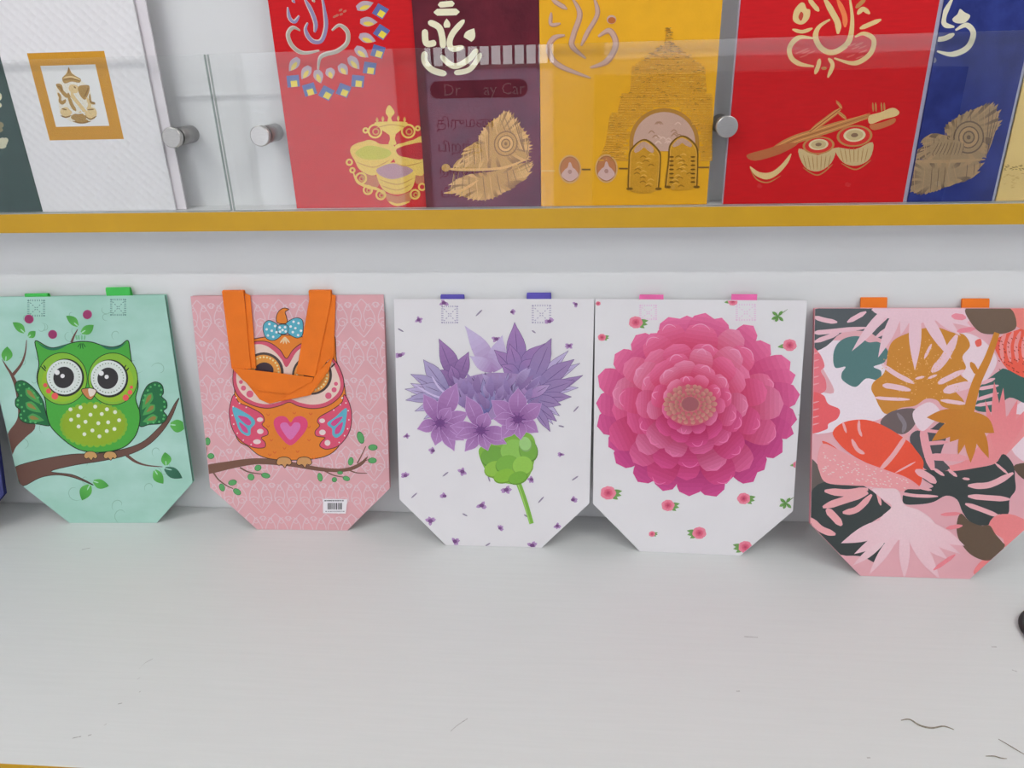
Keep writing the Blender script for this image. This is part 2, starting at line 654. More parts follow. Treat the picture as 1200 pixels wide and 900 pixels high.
for i, (x, y) in enumerate(TUBES):
    t = tag(empty('tube_lamp', (x, y, CEIL_Z)), 'white tube lamp on the ceiling above the ' + ('owl bags' if x < 0 else 'zinnia and tropical bags'), 'lamp', 'ceiling tube lamps')
    box('body', (-0.6, -0.03, -0.045), (0.6, 0.03, 0), M['lampbody'], t, 0.004)
    cyl('tube', (0, 0, -0.062), (1, 0, 0), 0.013, 1.16, M['lampglow'], t, 20)
    for s in (-1, 1):
        box('lamp_holder', (s * 0.59 - 0.01, -0.018, -0.079), (s * 0.59 + 0.01, 0.018, -0.045), M['lampbody'], t)
for x, y in FILL_PANELS:  # bodies for the added fill lights
    t = tag(empty('fill_panel_lamp', (x, y, CEIL_Z)), 'square white fill panel added on the ceiling, ' + {-1.9: 'first row behind the tube lamps', -2.6: 'middle row', -3.3: 'row next to the shop front'}[y] + (', door side' if x < 0 else ', cabinet side'), 'lamp', 'added ceiling fill panels')
    box('frame', (-0.31, -0.31, -0.016), (0.31, 0.31, 0), M['lampbody'], t, 0.003)
    box('diffuser', (-0.285, -0.285, -0.018), (0.285, 0.285, -0.0161), M['lampglow'], t)

# ------------------------------------------------------------------ shelf and ledge
shelf = tag(empty('display_shelf', (0, SHELF_Y / 2, 0)), 'deep white wood-grain shelf with a yellow front edge, bags standing on it', 'shelf')
box('board', (-ROOM_X + 0.002, SHELF_Y / 2 + 0.001, -0.028), (ROOM_X - 0.002, -SHELF_Y / 2 - 0.0016, 0), M['shelf'], shelf)
box('edge_band', (-ROOM_X + 0.002, SHELF_Y / 2, -0.028), (ROOM_X - 0.002, SHELF_Y / 2 + 0.001, -0.0002), M['yellow'], shelf)
base = tag(box('base_cabinet', (-ROOM_X + 0.002, -0.41, FLOOR_Z), (ROOM_X - 0.002, -0.002, -0.0282), M['wall']),
           'plain white base cabinet carrying the deep shelf', 'cabinet')
ledge = tag(empty('display_ledge', (0, LEDGE_Y / 2, LEDGE_Z)), 'narrow yellow-edged ledge on the wall that the invitation cards stand on', 'ledge')
box('board', (-ROOM_X + 0.002, LEDGE_Y / 2 + 0.0012, -LEDGE_T), (ROOM_X - 0.002, -LEDGE_Y / 2 - 0.0002, 0), M['wall'], ledge)
box('edge_band', (-ROOM_X + 0.002, LEDGE_Y / 2, -LEDGE_T), (ROOM_X - 0.002, LEDGE_Y / 2 + 0.0012, 0.0002), M['yellow'], ledge, 0.0004)

# glass panes and their steel standoffs
PANE_Y0, PANE_Y1, PANE_TOP, STAND_Z = -0.0405, -0.0355, 0.6105, 0.5255


def glass_pane(x0, x1, label):
    bm = bmesh.new()
    bmesh.ops.create_cube(bm, size=1)
    a, b = (x0, PANE_Y0, LEDGE_Z + 0.0006), (x1, PANE_Y1, PANE_TOP)
    cx, cz = (x0 + x1) / 2, LEDGE_Z
    for v in bm.verts:
        v.co = Vector([a[i] + (v.co[i] + 0.5) * (b[i] - a[i]) - (cx, 0, cz)[i] for i in range(3)])
    bm.faces.ensure_lookup_table()
    for f in bm.faces:
        f.material_index = 0 if abs(f.normal.y) > 0.5 else 1
    o = from_bm('glass_screen', bm, M['glass'])
    o.data.materials.append(M['glassedge'])
    o.location = (cx, 0, cz)
    return tag(o, label, 'glass screen')


glass_pane(-1.55, -0.4068, 'clear glass pane in front of the white gold-framed card, held by a standoff')
glass_pane(-0.4032, 1.2, 'long clear glass pane in front of the red, maroon, yellow and blue cards')
for x, lab in ((-0.458, 'round steel standoff beside the white card'), (-0.3545, 'round steel standoff left of the red card with blue squares'),
               (0.1590, 'round steel standoff between the yellow card and red instrument card')):
    t = tag(empty('glass_standoff', (x, 0, STAND_Z)), lab, 'standoff', 'steel standoffs holding the glass')
    cyl('barrel', (0, (PANE_Y1 - 0.0002) / 2, 0), (0, 1, 0), 0.0098, -PANE_Y1 - 0.0004, M['steeldark'], t, 40)
    cyl('cap', (0, PANE_Y0 - 0.0042, 0), (0, 1, 0), 0.0112, 0.0080, M['steel'], t, 48, 0.001)

# ------------------------------------------------------------------ bags
BH, BW, BB, BC = 0.33, 0.1262, 0.0645, 0.0635


class Bag:
    def __init__(s, name, BL, BR, top, shear, label, m_body, m_gusset, ink='bagink'):
        m_back = thin(m_body.copy(), 0.6)
        if m_gusset is not m_body:
            thin(m_gusset, 0.5)
        thin(m_body, 0.22)
        bl, br = on_z(BL, 0.0003), on_z(BR, 0.0003)
        s.mid = (bl + br) / 2
        tp = on_y(top, -0.0085)
        s.u = (br - bl).normalized()
        s.n = (br - bl).cross(tp - bl).normalized()
        s.v = s.n.cross(s.u)
        s.root = empty(name, s.mid)
        R = Matrix((s.u, -s.n, s.v)).transposed().to_4x4()
        s.root.matrix_world = Matrix.Translation(s.mid) @ R
        tag(s.root, label, 'bag', 'gift bags leaning on the wall')
        h = shear
        s.outline = [(-BB, 0), (BB, 0), (BW + h * 0.19, BC), (BW + h, BH), (-BW + h, BH), (-BW + h * 0.19, BC)]
        s.top = lambda x: x + h
        s.layer = [0]
        s.ink = M[ink]
        slab('front_panel', s.outline, 0.0, 0.0009, m_body, s.root)
        lean = math.asin(max(-1, min(1, s.n.z)))
        lift = 0.0075 * math.tan(lean) + 0.0006
        bo = [(x, max(z, lift)) for x, z in s.outline]
        k = lift / BC
        bo[0] = (-BB - (BW - BB) * k, lift)
        bo[1] = (BB + (BW - BB) * k, lift)
        slab('back_panel', bo, 0.0052, 0.0060, m_back, s.root)
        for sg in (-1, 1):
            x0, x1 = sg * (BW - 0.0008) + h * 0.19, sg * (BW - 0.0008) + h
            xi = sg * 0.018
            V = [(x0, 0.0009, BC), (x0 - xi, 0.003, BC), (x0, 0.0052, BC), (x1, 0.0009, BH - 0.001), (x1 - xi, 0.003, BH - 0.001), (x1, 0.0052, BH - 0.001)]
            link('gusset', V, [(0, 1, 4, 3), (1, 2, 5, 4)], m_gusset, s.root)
        # turned-over hem along the mouth
        slab('hem', [(-BW + h * 0.94, BH - 0.020), (BW + h * 0.94, BH - 0.020), (BW + h, BH + 0.0002), (-BW + h, BH + 0.0002)],
             -0.00008, -0.00001, m_body, s.root)

    def uv(s, p):
        d = ray(p)
        P = CP + d * (((s.mid - CP).dot(s.n)) / d.dot(s.n)) - s.mid
        return (P.dot(s.u), P.dot(s.v))

    def art(s):
        e = 0.0006
        hull = [(x * 0.996, min(max(z, e), BH - e)) for x, z in s.outline]
        return Art(s.uv, hull, 0.0001, s.layer)

    def folded_handle(s, tabs, m, rise):
        """a strap loop welded inside the mouth, turned over the edge and hanging behind the bag"""
        V, Fc = [], []
        t = 0.0009
        for (a, b), rs in zip(tabs, rise):
            u0, u1 = s.uv((a, 350))[0], s.uv((b, 350))[0]
            prof = [(0.0012, BH - 0.03), (0.0012, BH + rs * 0.6), (0.0016, BH + rs * 0.9), (0.0028, BH + rs), (0.0042, BH + rs * 0.9),
                    (0.0048, BH + rs * 0.4), (0.0045, BH - 0.002), (0.0043, BH - 0.06)]
            off = []
            for i, (y, z) in enumerate(prof):
                p0, p1 = prof[max(0, i - 1)], prof[min(len(prof) - 1, i + 1)]
                dy, dz = p1[0] - p0[0], p1[1] - p0[1]
                l = math.hypot(dy, dz)
                off.append((y + dz / l * t * 0.5, z - dy / l * t * 0.5, y - dz / l * t * 0.5, z + dy / l * t * 0.5))
            base = len(V)
            for i, o in enumerate(off):
                sk = 0.0015 * i / len(off)
                V += [(u0 + sk, o[0], o[1]), (u1 + sk, o[0], o[1]), (u1 + sk, o[2], o[3]), (u0 + sk, o[2], o[3])]
            for i in range(len(off) - 1):
                c = base + 4 * i
                for k in range(4):
                    Fc.append((c + k, c + (k + 1) % 4, c + 4 + (k + 1) % 4, c + 4 + k))
            Fc += [(base, base + 3, base + 2, base + 1), tuple(base + 4 * (len(off) - 1) + k for k in range(4))]
        # the bow of the loop joins both ends behind
        ua, ub = s.uv((tabs[0][0], 350))[0], s.uv((tabs[1][1], 350))[0]
        b = len(V)
        za, zb = BH - 0.085, BH - 0.06
        V += [(ua, 0.0038, za), (ub, 0.0038, za), (ub, 0.0038, zb), (ua, 0.0038, zb), (ua, 0.0047, za), (ub, 0.0047, za), (ub, 0.0047, zb), (ua, 0.0047, zb)]
        Fc += [tuple(b + i for i in f) for f in ((0, 1, 2, 3), (7, 6, 5, 4), (0, 4, 5, 1), (1, 5, 6, 2), (2, 6, 7, 3), (3, 7, 4, 0))]
        return link('handle', V, Fc, m, s.root)

    def welds(s, spots, c):
        """heat-weld dots where the handle is fixed"""
        a = s.art()
        for x0, y0, x1, y1 in spots:
            yy = a.y()
            for k in range(8):
                f = (k + 0.5) / 8
                for p, q in (((x0, y0 + (y1 - y0) * f), (x0 + 2.6, y0 + (y1 - y0) * f)), ((x1 - 2.6, y0 + (y1 - y0) * f), (x1, y0 + (y1 - y0) * f)),
                             ((x0 + (x1 - x0) * f, y0), (x0 + (x1 - x0) * f, y0 + 2)), ((x0 + (x1 - x0) * f, y1 - 2), (x0 + (x1 - x0) * f, y1)),
                             ((x0 + (x1 - x0) * f - .7, y0 + (y1 - y0) * f), (x0 + (x1 - x0) * f + .7, y0 + (y1 - y0) * f + 1)),
                             ((x1 - (x1 - x0) * f - .7, y0 + (y1 - y0) * f + 1), (x1 - (x1 - x0) * f + .7, y0 + (y1 - y0) * f))):
                    a.stroke([p, q], 1.0, c, taper=False, y=yy)
        o = a.build('handle_weld', s.root, s.ink)
        o['kind'] = 'stuff'
        return o


# ---- green owl bag
m_mint = mat('mint_marbled_paper', rgb(158, 201, 186), 0.55, col2=rgb(176, 212, 202), scale=14, stretch=(1, 1, 1.6))
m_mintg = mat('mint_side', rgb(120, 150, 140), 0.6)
m_green = mat('green_webbing', rgb(60, 175, 75), 0.75, noise=0.1, bump=0.5, bscale=900)
g = Bag('gift_bag', (79.9, 612.7), (184.9, 612.7), (192.2, 344.8), 0.0056,
        'mint green gift bag printed with a green owl on a branch', m_mint, m_mintg)
g.folded_handle([(29, 56), (125, 153)], m_green, (0.004, 0.0105))
g.welds([(32, 351, 53, 371), (129, 350, 148, 370)], rgb(105, 150, 140))
G1, G2 = Z(0, 340, 6), Z(10, 470, 5.4545)
one1 = lambda x, y: G1([(x, y)])[0]
one2 = lambda x, y: G2([(x, y)])[0]
DK = rgb(30, 45, 35)
a = g.art()
# faint swirls in the paper
for k in range(46):
    x, y = random.uniform(20, 210), random.uniform(355, 605)
    r = random.uniform(5, 12)
    s0 = random.uniform(0, 6)
    a.stroke([(x + r * math.cos(s0 + t * .5) * (1 - t * .08), y + r * math.sin(s0 + t * .5) * (1 - t * .08)) for t in range(9)], 0.8, rgb(138, 184, 166), smooth=False)
a.build('printed_swirls', g.root, g.ink)['kind'] = 'stuff'
BR = rgb(104, 74, 65)
a.blob(G2([(45, 420), (200, 375), (400, 340), (560, 335), (720, 310), (850, 265), (940, 190), (1010, 110), (1060, 20), (1090, -20),
           (1080, 10), (1040, 110), (970, 210), (880, 290), (760, 345), (600, 382), (430, 408), (270, 449), (400, 468), (480, 500), (545, 538),
           (470, 508), (390, 482), (300, 472), (200, 490), (95, 542), (60, 500), (30, 470)]), BR, DK, 0.7, 4)
a.blob(G1([(14, 484), (55, 540), (85, 580), (118, 640), (135, 700), (150, 800), (250, 950), (180, 1035), (115, 1100), (80, 1165), (30, 1150), (40, 1060),
           (66, 990), (110, 930), (128, 870), (118, 760), (100, 670), (70, 590), (40, 540)]), BR, n=4)
a.stroke(G1([(92, 595), (150, 520), (178, 440), (188, 350)]), 4.0, BR, w2=0.8)
a.stroke(G1([(503, 368), (522, 320), (547, 275)]), 3.2, BR, w2=0.8)
a.stroke(G2([(755, 345), (810, 385), (880, 410), (985, 420)]), 4.0, BR, w2=0.7)
a.build('printed_branch', g.root, g.ink)
LG, LG2 = rgb(70, 150, 65), rgb(98, 178, 82)
leaves = [(one1(172, 298), one1(90, 226), 9.5), (one1(200, 328), one1(250, 288), 8.5), (one1(548, 252), one1(466, 180), 9.5),
          (one1(573, 300), one1(660, 245), 11), (one1(40, 497), one1(52, 396), 13), (one2(1035, 150), one2(1140, 160), 15),
          (one2(1008, 410), one2(1000, 326), 12), (one2(935, 442), one2(990, 528), 12), (one2(543, 512), one2(642, 542), 11),
          (one2(520, 536), one2(470, 634), 14)]
for b_, t_, w_ in leaves:
    a.petal(b_, t_, w_, LG2, LG, LG, bend=0.05, peak=0.42, pw=0.9, bw=0.3)
    a.stroke([b_, ((b_[0] * 2 + t_[0]) / 3, (b_[1] * 2 + t_[1]) / 3)], 1.4, rgb(165, 205, 180))
    a.build('printed_leaf', g.root, g.ink)
a.petal(one2(1000, 430), one2(1112, 492), 12.5, rgb(60, 115, 90), rgb(42, 92, 72), peak=0.45, bw=0.3)
a.stroke([one2(1000, 430), one2(1045, 440)], 1.4, rgb(165, 205, 190))
a.build('printed_leaf', g.root, g.ink)
for x, y, rx, ry in ((205, 203, 33, 31), (615, 171, 32, 33), (371, 311, 32, 31)):
    c = one1(x, y)
    a.ell(c[0], c[1], rx / 6, ry / 6, rgb(160, 72, 115), 0.5)
    a.ell(c[0] - .3, c[1] + .3, rx / 6 * .85, ry / 6 * .85, rgb(146, 55, 98), 0.5)
    a.build('printed_berry', g.root, g.ink)
for dx in (-25, -10, 8, 25):
    a.stroke(G1([(568 + dx, 350), (566 + dx * 1.3, 315)]), 2.2, rgb(120, 185, 140))
a.build('printed_tuft', g.root, g.ink)['kind'] = 'stuff'
# wings
WG, WM, WB = rgb(36, 104, 62), rgb(72, 150, 80), rgb(140, 122, 66)
lw = [(125, 640), (165, 637), (215, 668), (270, 725), (305, 785), (325, 870), (351, 950), (269, 942), (190, 935), (150, 915), (131, 880),
      (145, 845), (112, 815), (110, 770), (132, 740), (112, 700), (108, 665)]
rw = [(1060, 655), (1100, 645), (1140, 668), (1150, 720), (1138, 748), (1170, 780), (1174, 825), (1150, 850), (1176, 890), (1143, 934),
      (1050, 945), (984, 956), (975, 870), (985, 800), (1000, 740), (1030, 680)]
for wing, drops, dots in ((lw, [((285, 800), (180, 690)), ((290, 860), (180, 790)), ((310, 915), (195, 888))],
                           [(140, 668), (170, 660), (205, 690), (128, 700), (240, 722), (268, 755), (290, 800), (150, 740), (128, 775), (125, 805), (155, 822), (170, 850), (148, 875), (150, 900), (180, 915), (215, 925), (250, 930)]),
                          (rw, [((1000, 840), (1070, 720)), ((1005, 880), (1090, 805)), ((1005, 925), (1110, 890))],
                           [(1090, 665), (1120, 672), (1135, 700), (1060, 680), (1040, 705), (1020, 740), (1010, 775), (1130, 735), (1155, 785), (1158, 820), (1135, 845), (1155, 880), (1150, 905), (1120, 925), (1080, 930), (1040, 935)])):
    a.blob(G1(wing), WG, DK, 0.9, 5)
    for b_, t_ in drops:
        b_, t_ = one1(*b_), one1(*t_)
        a.petal(b_, t_, 10, WM, WM, peak=0.72, bw=0.05)
        a.petal(((b_[0] * .7 + t_[0] * .3), (b_[1] * .7 + t_[1] * .3)), ((b_[0] * .1 + t_[0] * .9), (b_[1] * .1 + t_[1] * .9)), 4.5, WB, WB, peak=0.72, bw=0.05)
    yy = a.y()
    for p in dots:
        c = one1(*p)
        a.ell(c[0], c[1], 1.35, 1.35, rgb(84, 168, 100), n=8, yy=yy)
    a.build('printed_wing', g.root, g.ink)
body = G1([(250, 355), (330, 395), (380, 405), (450, 388), (520, 367), (580, 360), (650, 366), (720, 388), (790, 400), (850, 385), (900, 353),
           (916, 430), (930, 520), (962, 600), (972, 680), (955, 760), (975, 830)]) + \
    G2([(838, 60), (840, 130), (815, 215), (760, 280), (690, 312), (600, 326), (520, 325), (430, 300), (340, 235), (270, 160), (245, 80), (237, 0)]) + \
    G1([(300, 720), (268, 660), (262, 600), (275, 520), (262, 440)])
a.blob(body, rgb(72, 160, 62), DK, 1.1, 4)
a.blob(G1([(262, 365), (320, 395), (380, 407), (430, 395), (480, 380), (420, 415), (360, 422), (310, 405)]), rgb(44, 108, 84), n=4)
a.blob(G1([(895, 362), (850, 388), (790, 402), (740, 395), (700, 382), (750, 414), (800, 418), (850, 402)]), rgb(44, 108, 84), n=4)
bc = one2(545, 150)
yy = a.y()
for k in range(30):
    an = 2 * math.pi * k / 30
    a.ell(bc[0] + 36 * math.cos(an), bc[1] + 23 * math.sin(an), 4.0, 4.0, rgb(128, 172, 52), n=10, yy=yy)
a.ell(bc[0], bc[1], 37, 24.5, rgb(138, 166, 42))
yy = a.y()
for p in ((397, 53), (461, 40), (555, 35), (630, 52), (682, 70), (447, 93), (525, 87), (597, 82), (401, 119), (493, 132), (575, 141), (638, 135),
          (708, 122), (449, 162), (537, 187), (629, 191), (678, 178), (486, 211), (582, 225)):
    c = one2(*p)
    a.ell(c[0], c[1], 2.3, 2.3, rgb(214, 232, 198), n=12, yy=yy)
for dx, dy in ((-28, 30), (-10, 42), (10, 42), (28, 30)):
    a.stroke(G1([(575 + dx * .3, 372), (575 + dx, 372 + dy)]), 1.1, rgb(32, 90, 45))
ow = a.build('printed_owl', g.root, g.ink)
for cx, cy, ex, ey, px_, sgn in ((440, 622, 455, 611, 450, 1), (795, 624, 765, 617, 758, 1)):
    c = one1(cx, cy)
    a.ell(c[0], c[1], 29.4, 30.9, DK, n=40)
    a.ell(c[0], c[1], 28.6, 30.1, rgb(126, 176, 56), n=40)
    a.ell(c[0], c[1] + 3, 24, 24, rgb(142, 178, 48), n=36)
    e = one1(ex, ey)
    a.ell(e[0] + .9, e[1] + .6, 22.0, 22.3, rgb(38, 38, 38), 0.3, n=40)
    a.ell(e[0] - .2, e[1] - .1, 20.8, 20.4, rgb(205, 212, 208), 0.3, n=40)
    yy = a.y()
    for k in range(32):
        an = 2 * math.pi * k / 32
        a.ell(e[0] - .2 + 17.6 * math.cos(an), e[1] + 17.2 * math.sin(an), 0.8, 0.8, rgb(130, 145, 130), n=6, yy=yy)
    a.ell(e[0] - 1, e[1] + .4, 12.0, 12.8, rgb(52, 50, 52), 0.5, n=32)
    for dx, dy, r in ((-52, -33, 3.0), (-14, -8, 2.5)):
        h = one1(ex + dx, ey + dy)
        a.ell(h[0], h[1], r, r, rgb(222, 226, 224), n=14)
    a.build('printed_eye', ow, g.ink)
a.blob(G1([(574, 702), (605, 689), (650, 690), (680, 706), (665, 742), (637, 771), (600, 746)]), rgb(190, 124, 80), DK, 0.9, 4)
a.blob(G1([(622, 694), (652, 694), (675, 708), (660, 738), (632, 745)]), rgb(224, 208, 196), n=4)
a.build('printed_beak', ow, g.ink)
for p in ((320, 668, 15), (343, 708, 18), (387, 745, 24), (925, 682, 12), (915, 718, 17), (885, 755, 22)):
    c = one1(p[0], p[1])
    a.ell(c[0], c[1], p[2] / 6, p[2] / 6, rgb(224, 88, 88), n=16)
for p, q in (((325, 570), (290, 535)), ((325, 555), (308, 525)), ((885, 572), (908, 545)), ((872, 552), (888, 525))):
    a.stroke(G1([p, q]), 1.4, DK)
for x in (525, 650):
    a.blob(G2([(x - 42, 352), (x - 30, 328), (x, 320), (x + 30, 328), (x + 44, 352), (x + 30, 368), (x + 18, 360), (x + 5, 378), (x - 12, 362), (x - 28, 368)]),
           rgb(192, 148, 94), DK, 0.7, 4)
a.build('printed_details', ow, g.ink)['kind'] = 'stuff'

# ---- pink owl bag
m_pink = mat('pink_paper', rgb(224, 168, 174), 0.55, noise=0.05, scale=30)
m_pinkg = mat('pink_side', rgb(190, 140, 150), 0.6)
m_orange = mat('orange_webbing', rgb(226, 108, 14), 0.7, noise=0.06, bump=0.6, bscale=1100)
p_ = Bag('gift_bag', (301, 620.4), (407.4, 621.5), (225.3, 346.7), 0.0108,
         'pink damask gift bag with an orange owl print and orange handle hanging in front', m_pink, m_pinkg)
P1, P2 = Z(250, 330, 6), Z(230, 460, 5.217)
f1 = lambda x, y: P1([(x, y)])[0]
f2 = lambda x, y: P2([(x, y)])[0]
a = p_.art()
uvtr = a.tr
a.tr = lambda q: q                         # the damask repeat is laid out on the bag itself, in metres
cw, ch = 0.036, 0.05
for i in range(-4, 5):
    for j in range(-1, 7):
        ox, oz = i * cw + (cw / 2 if j % 2 else 0), j * ch
        lc = rgb(234, 192, 197)
        W = 0.0012
        yy = a.y()
        for sx in (-1, 1):
            a.stroke([(ox, oz - ch * .5), (ox + sx * cw * .34, oz - ch * .2), (ox + sx * cw * .44, oz), (ox + sx * cw * .3, oz + ch * .26), (ox, oz + ch * .5)], W, lc, taper=False, y=yy, n=5)
            sp = [(ox + sx * (0.009 + 0.0075 * (1 - t / 14) * math.cos(t * .75)), oz - 0.006 + 0.0075 * (1 - t / 14) * math.sin(t * .75)) for t in range(12)]
            a.stroke(sp, W, lc, smooth=False, taper=False, y=yy)
            sp = [(ox + sx * (0.007 + 0.005 * (1 - t / 12) * math.cos(-t * .8 + 2)), oz + 0.013 + 0.005 * (1 - t / 12) * math.sin(-t * .8 + 2)) for t in range(10)]
            a.stroke(sp, W * .9, lc, smooth=False, taper=False, y=yy)
        for sx in (-1, 1):
            a.stroke([(ox, oz - 0.018), (ox + sx * 0.004, oz - 0.008), (ox + sx * 0.0015, oz + 0.004), (ox + sx * 0.006, oz + 0.016), (ox + sx * 0.011, oz + 0.019)], W, lc, y=yy)
            sp = [(ox + sx * (cw * .5 - 0.005 * (1 - t / 12) * math.cos(t * .8)), oz + ch * .33 + 0.005 * (1 - t / 12) * math.sin(t * .8)) for t in range(10)]
            a.stroke(sp, W * .9, lc, smooth=False, taper=False, y=yy)
dm = a.build('printed_damask', p_.root, p_.ink)
dm['kind'] = 'stuff'
a.tr = uvtr
OL = rgb(62, 38, 36)
BP = rgb(116, 82, 68)
a.blob(P2([(50, 448), (200, 420), (350, 402), (500, 408), (620, 430), (750, 455), (870, 465), (950, 452), (1010, 420), (1050, 388),
           (1020, 438), (950, 475), (860, 486), (740, 478), (600, 455), (450, 440), (350, 440), (230, 462), (50, 500)]), BP, n=5)
for pts, w in (([(103, 485), (135, 530), (180, 565), (225, 587)], 2.0), ([(268, 458), (320, 485), (400, 498)], 2.0), ([(785, 478), (840, 505), (908, 518)], 1.8),
               ([(930, 472), (980, 490), (1045, 493)], 1.6), ([(985, 432), (1010, 385), (1037, 328)], 1.8), ([(60, 415), (66, 330)], 1.6), ([(1010, 430), (1060, 405)], 1.2)):
    a.stroke(P2(pts), w, BP, w2=w * .5)
a.build('printed_branch', p_.root, p_.ink)
for x, y, rx, ry, r in ((70, 298, 17, 25, 0), (90, 388, 21, 18, 0), (158, 580, 17, 25, -.4), (222, 550, 27, 18, -.2), (250, 606, 27, 18, .6), (335, 516, 20, 22, -.6),
                        (378, 460, 22, 19, -.4), (425, 507, 28, 17, .2), (757, 517, 16, 27, -.2), (845, 532, 16, 16, 0), (880, 490, 18, 11, 0), (918, 525, 23, 15, .3),
                        (945, 420, 17, 26, .2), (1005, 275, 21, 39, -.3), (1080, 335, 29, 19, 0), (1077, 415, 27, 18, 0)):
    c = f2(x, y)
    a.ell(c[0], c[1], rx / 5.217, ry / 5.217, rgb(60, 118, 72), r, 18)
    a.ell(c[0], c[1], rx / 5.217 * .84, ry / 5.217 * .84, rgb(90, 158, 96), r, 18)
    a.build('printed_leaf', p_.root, p_.ink)
OR = rgb(214, 122, 44)
a.blob(P1([(175, 430), (260, 408), (360, 390), (500, 374), (640, 390), (780, 412), (852, 380), (868, 560), (912, 680), (930, 780), (945, 900), (940, 1040),
           (880, 1160), (800, 1223), (673, 1250), (524, 1255), (409, 1247), (317, 1217), (248, 1160), (167, 1102), (116, 895), (150, 790), (140, 650)]), OR, OL, 0.9, 5)
for x, y in ((440, 135), (460, 290), (540, 340), (620, 360), (690, 290), (700, 130), (720, 400), (480, 365), (440, 205), (690, 210), (450, 380), (600, 125)):
    c = f2(x, y)
    a.stroke([(c[0] - 2, c[1] - 1.4), (c[0], c[1] + 1), (c[0] + 2, c[1] - 1.4)], 1.1, rgb(204, 98, 44))
a.blob(P1([(453, 290), (444, 250), (460, 210), (495, 186), (532, 195), (506, 213), (516, 250), (517, 292)]), OR, OL, 0.9, 5)
for x, y in ((470, 432), (492, 438), (516, 438), (538, 430)):
    a.stroke(P1([(504, 388), (x, y)]), 1.8, rgb(238, 190, 150))
po = a.build('printed_owl', p_.root, p_.ink)
WP, WBl = rgb(206, 80, 108), rgb(92, 166, 186)
for wing, blue, in1, in2, sp in (
        ([(230, 12), (262, 60), (330, 90), (400, 130), (418, 170), (403, 196), (436, 230), (436, 258), (398, 276), (422, 305), (416, 336), (350, 335), (280, 300), (230, 240), (205, 160), (205, 90)],
         [(222, 88), (300, 122), (350, 158), (360, 190), (335, 220), (332, 255), (310, 264), (268, 235), (245, 180)],
         [(255, 143), (310, 152), (338, 185), (312, 198)], [(262, 180), (308, 215), (316, 247), (284, 232)],
         [(390, 165, 19, 14), (392, 237, 20, 16), (372, 300, 24, 15)]),
        ([(905, 12), (935, 60), (950, 130), (945, 210), (920, 270), (870, 325), (800, 346), (757, 328), (765, 300), (788, 275), (735, 265), (728, 235), (755, 202), (740, 175), (760, 145), (830, 105), (890, 60)],
         [(918, 93), (850, 150), (806, 180), (805, 200), (830, 220), (833, 258), (860, 276), (900, 240), (916, 170)],
         [(897, 148), (850, 162), (823, 190), (850, 202)], [(897, 180), (855, 215), (850, 252), (880, 240)],
         [(770, 172, 18, 14), (772, 243, 20, 17), (803, 307, 18, 18)])):
    a.blob(P2(wing), WP, OL, 0.8, 5)
    a.blob(P2(blue), WBl, n=5)
    a.blob(P2(in1), rgb(200, 72, 130), n=5)
    a.blob(P2(in2), rgb(200, 72, 130), n=5)
    for x, y, rx, ry in sp:
        c = f2(x, y)
        a.ell(c[0], c[1], rx / 5.217, ry / 5.217, rgb(240, 198, 196), n=16)
    q = cat_rom(P2(wing), 5, True)
    cx, cy = sum(t[0] for t in q) / len(q), sum(t[1] for t in q) / len(q)
    yy = a.y()
    for i in range(0, len(q), 4):
        outer = (q[i][0] < cx) if cx < 340 else (q[i][0] > cx)
        if outer:
            a.ell(cx + (q[i][0] - cx) * .86, cy + (q[i][1] - cy) * .9, 0.9, 0.9, rgb(244, 206, 204), n=8, yy=yy)
    a.build('printed_wing', po, p_.ink)
a.blob(P1([(515, 540), (470, 480), (400, 430), (330, 418), (240, 440), (165, 540), (140, 640), (145, 740), (190, 820), (280, 870), (380, 890), (470, 872),
           (535, 848), (600, 875), (700, 892), (800, 875), (880, 820), (915, 760), (915, 680), (880, 590), (850, 550), (760, 450), (690, 425), (620, 435), (560, 480)]),
       rgb(198, 82, 104), OL, 0.8, 5)
a.blob(P1([(518, 600), (480, 545), (430, 490), (370, 450), (310, 440), (230, 460), (185, 550), (163, 650), (170, 730), (210, 795), (290, 845), (380, 862), (460, 848),
           (535, 825), (610, 850), (700, 865), (790, 848), (860, 800), (890, 750), (890, 690), (855, 600), (820, 540), (740, 465), (690, 450), (640, 455), (580, 500)]),
       rgb(226, 192, 180), n=5)
for x, y, r in ((195, 705, 14), (213, 748, 18), (258, 790, 25), (863, 718, 14), (850, 760, 18), (810, 802, 23)):
    c = f1(x, y)
    a.ell(c[0], c[1], r / 6, r / 6, rgb(204, 92, 120), n=16)
a.build('printed_mask', po, p_.ink)
for x, y in ((355, 636), (695, 656)):
    c = f1(x, y)
    a.ell(c[0], c[1], 23.4, 23.2, rgb(74, 62, 60), n=36)
    a.ell(c[0] - .4, c[1] + .2, 20.6, 20.6, rgb(214, 142, 64), n=36)
    yy = a.y()
    for k in range(28):
        an = 2 * math.pi * k / 28
        a.ell(c[0] + 17.6 * math.cos(an), c[1] + 17.6 * math.sin(an), 1.2, 1.2, rgb(236, 202, 148), n=8, yy=yy)
    a.ell(c[0] + .6, c[1] - 2, 11, 9.5, rgb(62, 46, 54), n=24)
    a.build('printed_eye', po, p_.ink)
a.stroke(P1([(828, 604), (858, 572)]), 1.8, OL)
a.build('printed_lash', po, p_.ink)
for x, r in ((537, 0), (660, 0)):
    a.blob(P2([(x - 46, 430), (x - 35, 402), (x, 393), (x + 35, 402), (x + 47, 430), (x + 32, 442), (x + 18, 438), (x + 6, 460), (x - 12, 440), (x - 32, 444)]),
           rgb(196, 144, 92), OL, 0.8, 4)
    a.build('printed_foot', po, p_.ink)
